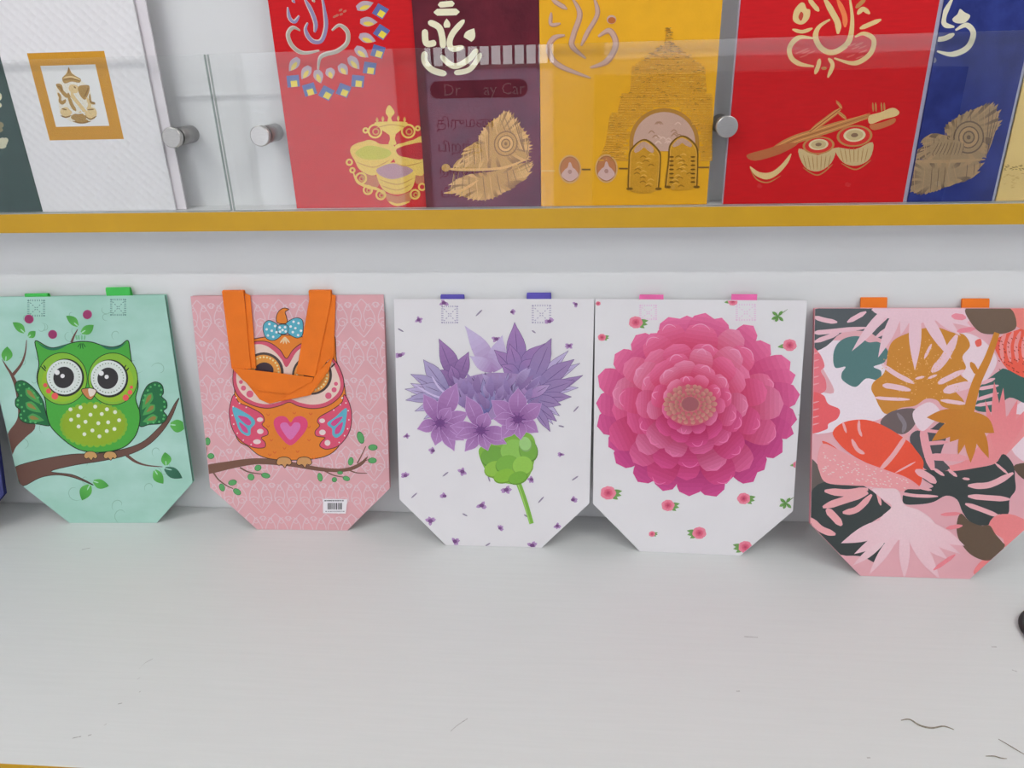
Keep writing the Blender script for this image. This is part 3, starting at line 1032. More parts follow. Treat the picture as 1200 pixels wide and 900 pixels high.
a.blob(P2([(576, 322), (510, 265), (478, 208), (478, 165), (510, 144), (550, 150), (578, 182), (602, 152), (640, 144), (675, 165), (680, 208), (645, 265)]), rgb(208, 70, 114), n=5)
a.blob(P2([(576, 288), (535, 245), (514, 205), (525, 184), (555, 184), (577, 207), (599, 184), (627, 184), (638, 205), (620, 243)]), rgb(206, 112, 168), n=5)
a.build('printed_heart', po, p_.ink)
for pts in ([(462, 312), (430, 286), (390, 273), (358, 295), (351, 340), (373, 397), (420, 413), (460, 396), (482, 362)],
            [(508, 302), (545, 268), (590, 254), (626, 270), (633, 320), (626, 378), (590, 396), (545, 377), (520, 352)],
            [(455, 308), (490, 299), (522, 308), (528, 335), (520, 362), (490, 370), (458, 360), (448, 335)]):
    a.blob(P1(pts), rgb(86, 164, 184), OL, 0.8, 5)
yy = a.y()
for x, y in ((395, 298), (435, 312), (376, 335), (412, 345), (445, 355), (385, 378), (422, 388), (545, 315), (565, 282), (600, 292), (578, 327), (617, 345), (560, 355), (597, 376),
             (468, 322), (505, 320), (488, 340), (510, 350), (470, 352)):
    c = f1(x, y)
    a.ell(c[0], c[1], 1.5, 1.5, rgb(222, 238, 240), n=10, yy=yy)
a.build('printed_bow', po, p_.ink)
# barcode sticker
st = slab('price_sticker', [p_.uv(q) for q in P2([(776, 736), (915, 738), (925, 650), (776, 648)])], -0.0011, -0.0009, mat('sticker_paper', rgb(216, 212, 216), 0.5), p_.root)
a.base = 0.00112
yy = a.y()
x = 805
while x < 895:
    w = random.choice((3, 4, 6))
    a.poly(P2([(x, 672), (x + w, 672), (x + w, 712), (x, 712)]), rgb(58, 55, 60), yy)
    x += w + random.choice((3, 4, 6))
x = 786
while x < 905:
    w = random.choice((5, 7, 9))
    a.poly(P2([(x, 655), (x + w, 655), (x + w, 662), (x, 662)]), rgb(90, 85, 92), yy)
    a.poly(P2([(x + 6, 721), (x + 6 + w * .8, 721), (x + 6 + w * .8, 726), (x + 6, 726)]), rgb(110, 105, 112), yy)
    x += w + 3
a.build('barcode', st, p_.ink)['kind'] = 'stuff'
# the strap brought over the mouth and folded across the front
hd = None
T = 0.0010


def strap(pts, y0, name='strap_fold', par=None):
    q = [p_.uv(t) for t in P1(pts)]
    return slab(name, q, -y0 - T, -y0, m_orange, par or hd, 0.00025)


def over_mouth(px0, px1, foot, y0, name, par, rise):
    """ribbon from inside the mouth, over the rim and down the front"""
    u0, u1 = p_.uv(P1([(px0, 95)])[0])[0], p_.uv(P1([(px1, 95)])[0])[0]
    f0, f1_ = p_.uv(P1([foot[0]])[0]), p_.uv(P1([foot[1]])[0])
    rows = [((u0, BH - .02), (u1, BH - .02), 0.0014), ((u0, BH + rise * .5), (u1, BH + rise * .5), 0.0014), ((u0, BH + rise * .9), (u1, BH + rise * .9), 0.0006),
            ((u0, BH + rise), (u1, BH + rise), -0.0006), ((u0, BH + rise * .85), (u1, BH + rise * .85), -y0 - T * .5 - .0003), ((u0, BH - .004), (u1, BH - .004), -y0 - T * .5), (f0, f1_, -y0 - T * .5)]
    V, Fc = [], []
    for i, (l, r, y) in enumerate(rows):
        a0, b0 = rows[max(0, i - 1)], rows[min(len(rows) - 1, i + 1)]
        dy, dz = b0[2] - a0[2], b0[0][1] - a0[0][1]
        n = math.hypot(dy, dz)
        oy, oz = dz / n * T * .5, -dy / n * T * .5
        V += [(l[0], y + oy, l[1] + oz), (r[0], y + oy, r[1] + oz), (r[0], y - oy, r[1] - oz), (l[0], y - oy, l[1] - oz)]
    for i in range(len(rows) - 1):
        for k in range(4):
            Fc.append((i * 4 + k, i * 4 + (k + 1) % 4, i * 4 + 4 + (k + 1) % 4, i * 4 + 4 + k))
    Fc += [(0, 3, 2, 1), tuple((len(rows) - 1) * 4 + k for k in range(4))]
    return link(name, V, Fc, m_orange, par)


hd = over_mouth(74, 224, ((138, 604), (272, 608)), 0.0033, 'handle', p_.root, 0.0075)
over_mouth(680, 834, ((590, 642), (722, 664)), 0.0033, 'strap_fold', hd, 0.0068)
strap([(226, 78), (265, 95), (285, 330), (306, 608), (262, 604), (240, 300)], 0.0018)
strap([(812, 84), (864, 94), (852, 520), (800, 560), (740, 640), (700, 660), (770, 380)], 0.0018)
strap([(852, 515), (818, 620), (690, 792), (480, 836), (540, 780), (706, 690), (720, 655)], 0.0031)
strap([(215, 680), (320, 752), (545, 780), (480, 836), (400, 856), (330, 825)], 0.0016)
strap([(138, 596), (250, 610), (714, 667), (706, 692), (540, 784), (320, 757), (215, 682)], 0.0046)

# ---- white bag with the purple cornflower
def white_sheet():
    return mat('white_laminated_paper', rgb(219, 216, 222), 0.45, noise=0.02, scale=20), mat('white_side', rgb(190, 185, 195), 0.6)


m_violet = mat('violet_webbing', rgb(82, 72, 160), 0.75, noise=0.1, bump=0.5, bscale=900)
k_ = Bag('gift_bag', (523.6, 638.8), (633.6, 641.7), (463, 353), 0.0037,
         'white gift bag printed with a large purple cornflower', *white_sheet())
k_.folded_handle([(516, 543), (617, 645)], m_violet, (0.0055, 0.0075))
k_.welds([(517, 358, 537, 379), (623, 357, 646, 379)], rgb(168, 160, 182))
K, KB = Z(465, 370, 5.217), Z(455, 330, 2.727)
k1 = lambda x, y: K([(x, y)])[0]
kb = lambda x, y: KB([(x, y)])[0]
a = k_.art()
for x, y in ((97, 122), (395, 97), (345, 183), (515, 127), (600, 72), (578, 205), (38, 235), (58, 493), (143, 540), (237, 607), (55, 620), (180, 685), (135, 765), (298, 715),
             (357, 788), (213, 830), (377, 665), (458, 632), (552, 552), (590, 697), (540, 780), (460, 843), (178, 68)):
    c = kb(x, y)
    r = random.uniform(3.2, 5.2)
    for q in range(5):
        an = random.uniform(0, 6.28)
        a.petal(c, (c[0] + r * 1.35 * math.cos(an), c[1] + r * 1.1 * math.sin(an)), r * .8, rgb(120, 78, 130), rgb(178, 145, 188), peak=.5)
    a.ell(c[0], c[1], r * .55, r * .45, rgb(112, 70, 122), n=12)
    a.build('printed_bud', k_.root, k_.ink)
for x, y, dx, dy in ((290, 100, 10, -10), (600, 407, 8, -9), (83, 683, 9, -8), (488, 697, 9, -10), (597, 628, 10, -7), (183, 615, 9, -7), (318, 840, 8, -5), (465, 160, 6, 4), (553, 462, 9, 2), (245, 745, 8, 4), (322, 630, 3, 9), (440, 748, 6, 4), (40, 155, 9, 5)):
    a.stroke([kb(x - dx, y - dy), kb(x + dx, y + dy)], 1.7, rgb(140, 128, 150))
a.build('printed_flecks', k_.root, k_.ink)['kind'] = 'stuff'
GS = rgb(118, 168, 66)
a.stroke(KB([(415, 640), (438, 705), (458, 773)]), 6.0, GS, w2=5.2)
a.stroke(KB([(412, 640), (434, 705), (453, 773)]), 1.6, rgb(150, 192, 100), w2=1.4)
a.build('printed_stem', k_.root, k_.ink)
a.blob(KB([(290, 535), (302, 585), (330, 625), (370, 643), (420, 646), (450, 622), (466, 575), (471, 525), (458, 490), (420, 478), (380, 488), (330, 515)]), rgb(122, 170, 66), n=6)
for x, y, rx, ry, c in ((335, 560, 40, 34, (108, 158, 64)), (400, 540, 44, 36, (134, 182, 84)), (448, 540, 30, 38, (112, 162, 66)), (340, 600, 34, 26, (136, 180, 70)),
                        (380, 585, 38, 30, (116, 168, 66)), (430, 590, 34, 32, (140, 186, 78)), (372, 622, 36, 22, (128, 176, 60)), (415, 628, 32, 20, (112, 164, 58)), (438, 520, 20, 24, (150, 192, 120))):
    c0 = kb(x, y)
    a.ell(c0[0], c0[1], rx / 2.727, ry / 2.727, rgb(*[int(v * .84) for v in c]), -.3, 22)
    a.ell(c0[0] - .3, c0[1] - 1.0, rx / 2.727 * .94, ry / 2.727 * .92, rgb(*c), -.3, 22)
a.build('printed_calyx', k_.root, k_.ink)
MV, VB, MG, LV, DV = rgb(146, 106, 162), rgb(116, 106, 156), rgb(140, 78, 142), rgb(180, 168, 200), rgb(92, 68, 116)
PALE = rgb(196, 182, 212)


def cps(base, tips, w, cb, ct, ce=None, peak=.5, line=DV):
    for t in tips:
        ww = t[2] if len(t) > 2 else w
        a.petal(k1(*base), k1(t[0], t[1]), ww / 5.217, cb, ct, ce, peak=peak, pw=1.3, bw=.25, bend=random.uniform(-.04, .04), line=(line, .42) if line else None)
        if line:
            b0, t0 = k1(*base), k1(t[0], t[1])
            a.stroke([(b0[0] * .6 + t0[0] * .4, b0[1] * .6 + t0[1] * .4), (b0[0] * .15 + t0[0] * .85, b0[1] * .15 + t0[1] * .85)], .6, line)


# back florets
cps((585, 340), [(415, 60, 110), (645, 118, 110), (445, 245, 80), (700, 200, 80)], 80, MV, LV, PALE, .42, None)
cps((370, 420), [(258, 140, 105), (440, 220, 90), (205, 342, 90), (330, 300, 70)], 80, DV, rgb(158, 124, 172), MV, .5)
cps((750, 370), [(720, 40, 120), (908, 168, 130), (595, 208, 90), (690, 170, 90), (850, 260, 90), (640, 300, 80)], 90, VB, rgb(162, 128, 176), MV, .5)
# right spray
cps((800, 490), [(1050, 212, 60), (1120, 290, 60), (1110, 440, 55), (995, 612, 50), (955, 664, 40)], 50, MV, LV, LV, .6)
cps((790, 500), [(945, 138, 110), (1085, 266, 95), (1138, 364, 60), (1088, 396, 85), (1068, 495, 65), (1005, 545, 70), (978, 645, 60), (938, 708, 55), (870, 380, 90)], 70, VB, rgb(134, 98, 150), rgb(158, 136, 178), .62)
# left spray
cps((330, 500), [(85, 412, 60), (50, 448, 55), (110, 583, 50), (165, 632, 45)], 50, MV, LV, LV, .6)
cps((330, 490), [(163, 268, 90), (85, 357, 65), (88, 490, 55), (55, 516, 60), (150, 420, 80)], 60, VB, rgb(144, 128, 172), LV, .6)
a.stroke(K([(215, 370), (260, 440), (320, 490)]), 2.2, PALE)
a.stroke(K([(110, 420), (210, 480), (300, 510)]), 2.2, PALE)
# dark heart and blue stamens
a.blob(K([(370, 410), (450, 370), (560, 350), (680, 350), (800, 370), (830, 440), (800, 520), (700, 560), (560, 640), (430, 580), (370, 500)]), rgb(152, 126, 170), n=5)
cps((545, 600), [(425, 400, 70), (470, 370, 50), (540, 345, 60), (600, 400, 60), (440, 480, 70)], 60, rgb(96, 92, 152), LV, VB, .5)
cps((690, 540), [(580, 420, 70), (680, 350, 60), (740, 380, 60), (640, 380, 60)], 60, rgb(92, 72, 108), LV, rgb(120, 110, 160), .45)
cps((800, 500), [(820, 370, 60), (770, 380, 50), (940, 420, 60)], 60, MV, PALE, MV, .5)
for p, q in (((545, 350), (535, 400)), ((545, 440), (548, 560)), ((380, 420), (400, 560)), ((585, 430), (680, 540)), ((820, 380), (800, 490)), ((700, 380), (705, 470)), ((460, 380), (520, 470))):
    a.stroke(K([p, q]), 1.8, rgb(92, 70, 112))
# small lavender florets crowding the middle
for k in range(46):
    b0 = (random.uniform(420, 800), random.uniform(430, 600))
    an = math.radians(-90 + (b0[0] - 600) * .16 + random.uniform(-28, 28))
    ln = random.uniform(80, 150)
    c_ = random.choice((LV, PALE, rgb(160, 140, 182), rgb(138, 122, 172), rgb(126, 96, 142)))
    a.petal(k1(*b0), k1(b0[0] + ln * math.cos(an), b0[1] + ln * math.sin(an)), random.uniform(32, 52) / 5.217, rgb(112, 86, 136), c_, rgb(150, 124, 172), peak=.5, pw=1.2, bw=.3, bend=random.uniform(-.1, .1))
# front florets
for ctr, tips in (((265, 655), [(125, 692, 80), (235, 792, 85), (352, 826, 80), (163, 478, 95), (368, 410, 120), (440, 590, 90), (412, 760, 90), (330, 560, 80)]),
                  ((515, 700), [(416, 828, 75), (558, 824, 80), (672, 782, 80), (425, 490, 100), (555, 590, 90), (690, 735, 90), (325, 672, 90), (360, 740, 70)]),
                  ((740, 632), [(866, 712, 85), (757, 757, 80), (578, 515, 110), (742, 440, 110), (886, 535, 100), (640, 748, 90), (590, 630, 80), (670, 690, 80)])):
    cps(ctr, tips, 80, rgb(118, 66, 130), rgb(152, 104, 162), rgb(176, 134, 184), .55, rgb(186, 150, 196))
    c = k1(*ctr)
    a.ell(c[0], c[1], 5.5, 4.8, rgb(112, 66, 124), n=20)
    for q in range(9):
        an = q * .7
        a.stroke([c, (c[0] + 10 * math.cos(an), c[1] + 9 * math.sin(an))], 1.0, rgb(100, 60, 118))
a.build('printed_cornflower', k_.root, k_.ink)

# ---- white bag with the pink zinnia
m_pinkweb = mat('pink_webbing', rgb(216, 96, 156), 0.75, noise=0.1, bump=0.5, bscale=900)
z_ = Bag('gift_bag', (748.7, 645.9), (868.6, 651.2), (696.6, 351.3), -0.003,
         'white gift bag printed with a huge pink zinnia and little roses', *white_sheet())
z_.folded_handle([(749, 777), (857, 887)], m_pinkweb, (0.0055, 0.0068))
z_.welds([(749, 357, 770, 375), (862, 356, 886, 376)], rgb(228, 188, 210))
ZB, ZC = Z(690, 330, 2.727), Z(695, 360, 3.913)
zb = lambda x, y: ZB([(x, y)])[0]
zc = lambda x, y: ZC([(x, y)])[0]
a = z_.art()
RP = rgb(196, 72, 104)
for x, y, r, lf in ((150, 130, 8.5, 1), (642, 203, 8.5, 0), (62, 675, 9.5, 1), (253, 715, 8, 1), (353, 803, 8.5, 2), (495, 693, 8, 1), (500, 848, 8.5, 2), (460, 63, 6, 0), (665, 585, 5, 0),
                    (42, 178, 5, 1), (30, 70, 3, 0), (202, 806, 4, 1), (682, 425, 3, 0)):
    c = zb(x, y)
    for q in range(3):
        an = (0.3 if lf == 1 else 2.8) + q * .45 - .4
        if lf or q == 1:
            a.petal(c, (c[0] + r * 1.75 * math.cos(an), c[1] + r * 1.3 * math.sin(an) - 1), r * .6, rgb(86, 130, 70), rgb(110, 150, 84), peak=.5)
    for q in range(7):
        an = q * .9 + x
        a.petal((c[0], c[1]), (c[0] + r * math.cos(an), c[1] + r * .85 * math.sin(an)), r * .95, RP, rgb(222, 130, 150), peak=.6, pw=.6)
    for q in range(5):
        an = q * 1.26 + y
        a.petal((c[0], c[1]), (c[0] + r * .55 * math.cos(an), c[1] + r * .5 * math.sin(an)), r * .6, rgb(170, 40, 76), rgb(212, 100, 126), peak=.6, pw=.6)
    a.build('printed_rose', z_.root, z_.ink)
for x, y in ((605, 110), (630, 707)):
    c = zb(x, y)
    a.stroke([(c[0] - 4, c[1] + 6), c, (c[0] + 11, c[1] - 8)], .9, rgb(110, 140, 90))
    for dx, dy in ((-7, -5), (6, 6), (-3, 7), (5, -6), (-8, 4)):
        a.petal(c, (c[0] + dx, c[1] + dy), 3.6, rgb(84, 128, 66), rgb(104, 148, 80), peak=.6)
    a.build('printed_sprig', z_.root, z_.ink)
C0 = (808.7, 473.7)


def zpet(tip, w, r0, base, tipc, hi=None, pw=.36):
    dx, dy = tip[0] - C0[0], tip[1] - C0[1]
    l = math.hypot(dx, dy)
    b = (C0[0] + dx / l * r0, C0[1] + dy / l * r0)
    a.petal(b, tip, w, base, tipc, hi, peak=.7, pw=pw, bw=.5, n=14, bend=random.uniform(-.04, .04), gam=2.3)


def mixc(c1, c2, t):
    return rgb(*[c1[i] + (c2[i] - c1[i]) * t for i in range(3)])


outer = [(345, 45, 110), (430, 38, 110), (515, 26, 110), (590, 48, 90), (735, 85, 95), (812, 172, 95), (905, 250, 110), (928, 310, 80), (948, 400, 105), (935, 515, 100), (920, 580, 80),
         (868, 665, 110), (785, 745, 100), (735, 800, 100), (565, 868, 110), (440, 866, 110), (320, 842, 100), (205, 800, 100), (105, 715, 105), (70, 640, 85), (18, 545, 105), (14, 440, 100), (22, 315, 105), (100, 215, 100), (195, 128, 100), (262, 120, 80)]
for k, (x, y, w) in enumerate(outer):
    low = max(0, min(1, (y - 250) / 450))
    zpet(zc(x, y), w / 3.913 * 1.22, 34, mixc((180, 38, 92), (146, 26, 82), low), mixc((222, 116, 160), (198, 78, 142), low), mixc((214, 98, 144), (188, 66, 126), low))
rings = [(.86, 17, 37, .05), (.71, 15, 35, .12), (.57, 14, 31, .0), (.44, 12, 27, .1), (.32, 11, 19, .04)]
for ri, (rr, n, w, off) in enumerate(rings):
    order = list(range(n))
    random.shuffle(order)
    for i in order:
        an = 2 * math.pi * (i + (ri % 2) * .5) / n + off + random.uniform(-.1, .1)
        r = rr * (113 + 8 * max(0, math.cos(an)) ** 2) * random.uniform(.92, 1.06)
        t = (C0[0] + r * math.cos(an) * 1.02, C0[1] + r * math.sin(an) * .99)
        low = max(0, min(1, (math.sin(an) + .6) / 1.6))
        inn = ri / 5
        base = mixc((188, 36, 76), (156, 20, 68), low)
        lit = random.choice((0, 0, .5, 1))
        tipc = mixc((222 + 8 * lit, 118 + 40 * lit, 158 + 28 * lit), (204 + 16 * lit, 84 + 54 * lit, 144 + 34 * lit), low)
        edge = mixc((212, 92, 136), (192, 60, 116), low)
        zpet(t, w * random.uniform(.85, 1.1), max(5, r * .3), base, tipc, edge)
        # pale rolled lip along the tip
        d = random.uniform(.22, .34)
        lip = [(C0[0] + (r - 1.2 - 5 * (q / d) ** 2) * 1.02 * math.cos(an + q * w / r * .9), C0[1] + (r - 1.2 - 5 * (q / d) ** 2) * .99 * math.sin(an + q * w / r * .9)) for q in (-d, -d / 2, 0, d / 2, d)]
        if random.random() < .6:
            a.stroke(lip, 1.0, mixc((226, 146, 178), (210, 108, 158), low))
a.ell(C0[0], C0[1] + 1, 30, 24, rgb(186, 88, 104), n=30)
for ri, (r, n) in enumerate(((29, 22), (23, 19), (17, 15), (11, 10))):
    for i in range(n):
        an = 2 * math.pi * (i + random.uniform(-.2, .2)) / n + ri * .2
        q = (C0[0] + r * math.cos(an) * 1.1, C0[1] + r * .82 * math.sin(an))
        a.petal(((q[0] * .7 + C0[0] * .3), (q[1] * .7 + C0[1] * .3)), q, 5.4, rgb(150, 92, 84), rgb(214, 152, 142) if ri < 2 else rgb(188, 136, 118), rgb(172, 104, 98), pw=.5, peak=.7)
a.ell(C0[0], C0[1] - .5, 10, 8.5, rgb(150, 84, 92), n=20)
a.build('printed_zinnia', z_.root, z_.ink)

# ---- tropical leaf bag
m_trop = mat('glossy_pink_laminate', rgb(220, 166, 174), 0.3, noise=0.03, scale=20, bump=0.25, bscale=130)
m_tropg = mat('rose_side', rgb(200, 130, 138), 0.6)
t_ = Bag('gift_bag', (1010, 674.8), (1134.8, 678.5), (954.8, 361.2), -0.004,
         'glossy pink gift bag covered in tropical leaves, leaning with orange handle tabs', m_trop, m_tropg, 'glossink')
t_.folded_handle([(1009, 1040), (1128, 1160)], m_orange, (0.0125, 0.011))
T1, T2 = Z(945, 350, 4.706), Z(945, 500, 4.706)
t1 = lambda x, y: T1([(x, y)])[0]
t2 = lambda x, y: T2([(x, y)])[0]
a = t_.art()
PK, PL = rgb(222, 166, 174), rgb(227, 196, 204)
SL, DKG = rgb(74, 80, 84), rgb(56, 62, 62)


def TB(c, pts, n=5, crop=T1):
    a.blob(crop(pts), c, n=n)


def TS(c, w, *pts, crop=T1, taper=True):
    a.stroke(crop(pts), w / 4.706, c, taper=taper)


def done(name):
    a.build(name, t_.root, t_.ink)


TB(rgb(226, 206, 214), [(30, 270), (160, 230), (380, 280), (460, 500), (440, 640), (300, 690), (20, 740), (10, 520), (150, 520), (100, 400)])
done('printed_ground')
TB(PL, [(840, 200), (960, 220), (1050, 330), (1000, 440), (920, 470), (850, 400)])
done('printed_ground')
TB(PL, [(1100, 660), (1260, 560), (1300, 900), (1150, 860)])
done('printed_ground')
TB(SL, [(35, 60), (340, 55), (520, 50), (480, 170), (440, 225), (390, 212), (330, 180), (200, 185), (110, 262), (30, 275)], 3)
for p in (((40, 100), (100, 118), (170, 130)), ((40, 188), (120, 182), (330, 160)), ((40, 240), (180, 190)), ((225, 130), (330, 72)), ((330, 200), (480, 60)), ((380, 215), (520, 120))):
    TS(rgb(222, 176, 186), 26, *p)
done('printed_leaf')
TB(rgb(76, 112, 112), [(220, 215), (290, 208), (340, 240), (400, 240), (450, 290), (430, 350), (370, 375), (412, 400), (400, 450), (330, 440), (270, 487), (200, 450), (195, 410), (215, 375), (158, 380), (148, 310), (170, 250)])
done('printed_leaf')
TB(rgb(214, 108, 120), [(5, 262), (70, 300), (100, 370), (80, 400), (106, 450), (100, 512), (5, 520)])
done('printed_leaf')
TB(rgb(216, 88, 94), [(5, 530), (90, 530), (120, 580), (182, 610), (172, 660), (122, 690), (108, 722), (5, 730)])
for y in (300, 340, 380, 430, 470, 570, 610, 650, 690):
    TS(rgb(228, 150, 156), 7, (10, y + 12), (70, y - 4))
done('printed_leaf')
OC = rgb(190, 126, 46)
TB(OC, [(358, 500), (370, 460), (420, 420), (440, 370), (450, 290), (480, 230), (560, 190), (640, 165), (720, 158), (800, 185), (870, 200), (902, 260), (860, 320), (880, 380), (850, 420),
        (892, 460), (820, 500), (865, 560), (870, 615), (760, 600), (720, 560), (660, 552), (600, 590), (520, 603), (440, 636), (400, 590), (380, 545)])
for p, w in ((((415, 362), (500, 420), (595, 467)), 26), (((420, 478), (480, 485), (575, 505)), 30), (((378, 545), (450, 552), (570, 556)), 18), (((725, 468), (780, 440), (870, 395)), 30),
             (((755, 512), (830, 490), (920, 470)), 46), (((690, 405), (760, 330), (830, 200)), 46), (((600, 442), (650, 430)), 14), (((670, 440), (720, 420)), 14), (((650, 330), (690, 250)), 16), (((740, 560), (880, 580)), 22)):
    TS(rgb(226, 182, 190), w, *p)
yy = a.y()
for k in range(150):
    an, r = random.uniform(0, 6.28), random.uniform(30, 235)
    q = t1(640 + r * math.cos(an) * 1.0, 400 + r * math.sin(an) * .85)
    a.ell(q[0], q[1], random.uniform(.5, 1.0), random.uniform(.4, .7), rgb(214, 164, 98), n=6, yy=yy)
done('printed_leaf')
PW = rgb(228, 184, 194)
TB(PW, [(370, 50), (600, 40), (890, 50), (880, 140), (780, 130), (690, 120), (600, 140), (500, 120), (400, 90)], 3)
for b_, t_p, w in (((600, 70), (598, 395), 70), ((440, 60), (250, 290), 52), ((510, 60), (395, 325), 62), ((640, 70), (800, 335), 62), ((690, 60), (850, 205), 56), ((740, 60), (910, 158), 50), ((560, 60), (520, 200), 50), ((820, 60), (900, 110), 60)):
    a.petal(t1(*b_), t1(*t_p), w / 4.706, PW, PW, peak=.35, pw=1.0, bw=.6)
TS(rgb(218, 132, 146), 34, (800, 95), (880, 105))
TS(rgb(218, 132, 146), 26, (830, 180), (930, 165))
done('printed_palm')
TB(rgb(220, 88, 70), [(1030, 235), (1070, 210), (1140, 180), (1300, 160), (1300, 470), (1200, 450), (1120, 400), (1060, 320)])
for x in (1075, 1115, 1155, 1195):
    TS(rgb(228, 138, 136), 22, (x + 25, 180), (x, 260), (x + 10, 350))
yy = a.y()
for k in range(60):
    q = t1(random.uniform(1060, 1220), random.uniform(210, 420))
    a.ell(q[0], q[1], 1.3, .6, rgb(160, 52, 42), .7, 6, yy)
TB(rgb(218, 96, 84), [(930, 235), (960, 222), (965, 255), (940, 265)])
done('printed_leaf')
TB(rgb(224, 124, 116), [(1120, 50), (1300, 50), (1300, 180), (1160, 155)])
done('printed_leaf')
TB(rgb(106, 86, 72), [(878, 55), (1000, 50), (1125, 55), (1158, 150), (1110, 187), (1030, 196), (960, 186), (905, 130)])
done('printed_leaf')
TB(rgb(58, 92, 86), [(958, 482), (1060, 400), (1100, 388), (1210, 440), (1300, 440), (1300, 600), (1210, 580), (1120, 545), (1060, 600), (1020, 625), (930, 612), (950, 540)], 4)
for p in (((940, 500), (1060, 478)), ((930, 560), (1060, 520)), ((930, 590), (1050, 570)), ((960, 470), (1040, 440))):
    TS(rgb(222, 166, 176), 20, *p)
done('printed_leaf')
SM = rgb(222, 134, 138)
TB(SM, [(630, 942), (850, 905), (960, 800), (1040, 700), (1120, 640), (1200, 640), (1300, 640), (1160, 800), (1060, 900), (1030, 912), (900, 945), (800, 952)])
for t_p, w in (((1035, 455), 56), ((1085, 490), 56), ((1165, 555), 62), ((1240, 580), 60), ((985, 560), 40)):
    a.petal(t1(1060, 860), t1(*t_p), w / 4.706, SM, rgb(220, 124, 130), peak=.4, bw=.6)
done('printed_palm')
TB(rgb(76, 74, 78), [(570, 780), (600, 730), (680, 720), (740, 680), (775, 710), (770, 770), (740, 870), (790, 940), (680, 950), (620, 900)])
for p, w in (((640, 700), (660, 820), (700, 950)), 46), (((600, 720), (780, 740)), 18), (((650, 800), (780, 790)), 22), (((650, 870), (900, 880)), 40):
    TS(rgb(222, 150, 158), w, *p)
TB(rgb(102, 88, 88), [(408, 692), (470, 622), (600, 608), (600, 690), (525, 748)])
a.stroke(T1([(500, 630), (540, 690), (530, 740)]), 5, rgb(128, 118, 124))
TB(PL, [(590, 620), (680, 570), (740, 630), (690, 690), (640, 730), (600, 690)])
done('printed_leaf')
TB(rgb(220, 78, 54), [(145, 735), (210, 680), (330, 668), (440, 708), (560, 785), (600, 830), (642, 890), (642, 940), (622, 1035), (540, 1000), (440, 955), (330, 905), (250, 860), (180, 800)])
for p, w in ((((290, 670), (290, 720), (305, 760)), 16), (((250, 775), (280, 830), (320, 855)), 22), (((400, 950), (480, 860), (560, 740)), 26), (((490, 960), (600, 900)), 10), (((200, 680), (220, 740)), 14)):
    TS(rgb(230, 160, 162), w, *p)
TB(rgb(214, 84, 66), [(85, 785), (130, 800), (185, 845), (120, 830)], 3)
done('printed_leaf')
TB(rgb(96, 86, 82), [(5, 895), (70, 925), (106, 990), (95, 1090), (5, 1200)])
TB(DKG, [(20, 1080), (100, 1010), (280, 1022), (370, 1065), (430, 1120), (465, 1165), (350, 1240), (300, 1300), (440, 1270), (440, 1380), (400, 1460), (300, 1420), (180, 1410), (90, 1330), (10, 1240)], 3)
TB(rgb(224, 148, 152), [(60, 880), (90, 800), (180, 835), (300, 893), (440, 945), (560, 990), (630, 1052), (520, 1062), (350, 1035), (250, 1030), (110, 1015), (70, 950)])
for p, w in ((((100, 1060), (230, 1070), (340, 1050)), 40), (((90, 1150), (210, 1110), (340, 1070)), 40), (((200, 1180), (280, 1160), (360, 1080)), 34), (((110, 1160), (150, 1200), (195, 1250)), 40), (((20, 1210), (80, 1270), (160, 1300)), 36), (((390, 1060), (410, 1140)), 18)):
    TS(rgb(226, 156, 160), w, *p)
yy = a.y()
for k in range(110):
    x = random.uniform(90, 560)
    y = 880 + (x - 90) * .33 + random.uniform(-40, 90)
    if y < 1045:
        q = t1(x, y)
        a.ell(q[0], q[1], random.uniform(.8, 1.6), .6, rgb(238, 196, 192), .3, 6, yy)
done('printed_leaf')
TB(DKG, [(535, 422), (545, 350), (620, 345), (700, 330), (640, 285), (645, 240), (800, 245), (930, 228), (1040, 203), (1085, 150), (1140, 210), (1150, 290), (1152, 350), (1120, 400), (1112, 480),
         (1050, 485), (1040, 530), (960, 545), (900, 522), (860, 470), (830, 402), (770, 380), (700, 415), (620, 428)], 4, T2)
for p, w in ((((890, 325), (1010, 320), (1140, 255)), 34), (((890, 383), (1000, 392), (1120, 400)), 30), (((875, 425), (960, 455), (1070, 498)), 26), (((510, 365), (600, 380), (725, 384)), 18),
             (((600, 240), (660, 270), (715, 310)), 40), (((860, 285), (900, 290)), 14), (((700, 230), (760, 270)), 18), (((780, 235), (830, 275)), 18), (((1040, 200), (1110, 260)), 14), (((620, 335), (690, 350)), 16)):
    TS(rgb(222, 162, 168), w, *p, crop=T2)
done('printed_leaf')
TB(rgb(220, 126, 128), [(1005, 540), (1050, 488), (1150, 488), (1260, 560), (1200, 620), (1100, 670), (1085, 620), (1040, 590)], 3, T2)
done('printed_leaf')
TB(rgb(218, 122, 124), [(920, 800), (970, 735), (1030, 730), (960, 830)], 3, T2)
done('printed_leaf')
TB(rgb(96, 78, 64), [(850, 478), (828, 540), (840, 620), (900, 700), (980, 737), (1040, 722), (1092, 660), (1078, 635), (1040, 590), (1010, 545), (960, 545), (900, 522)], 5, T2)
done('printed_leaf')
TB(rgb(90, 72, 60), [(1140, 220), (1200, 200), (1260, 210), (1260, 300), (1190, 285)], 3, T2)
done('printed_leaf')
OC2 = rgb(190, 122, 42)
a.stroke(T1([(1050, 188), (1000, 330), (935, 470), (890, 640)]), 6.5, OC2, w2=13)
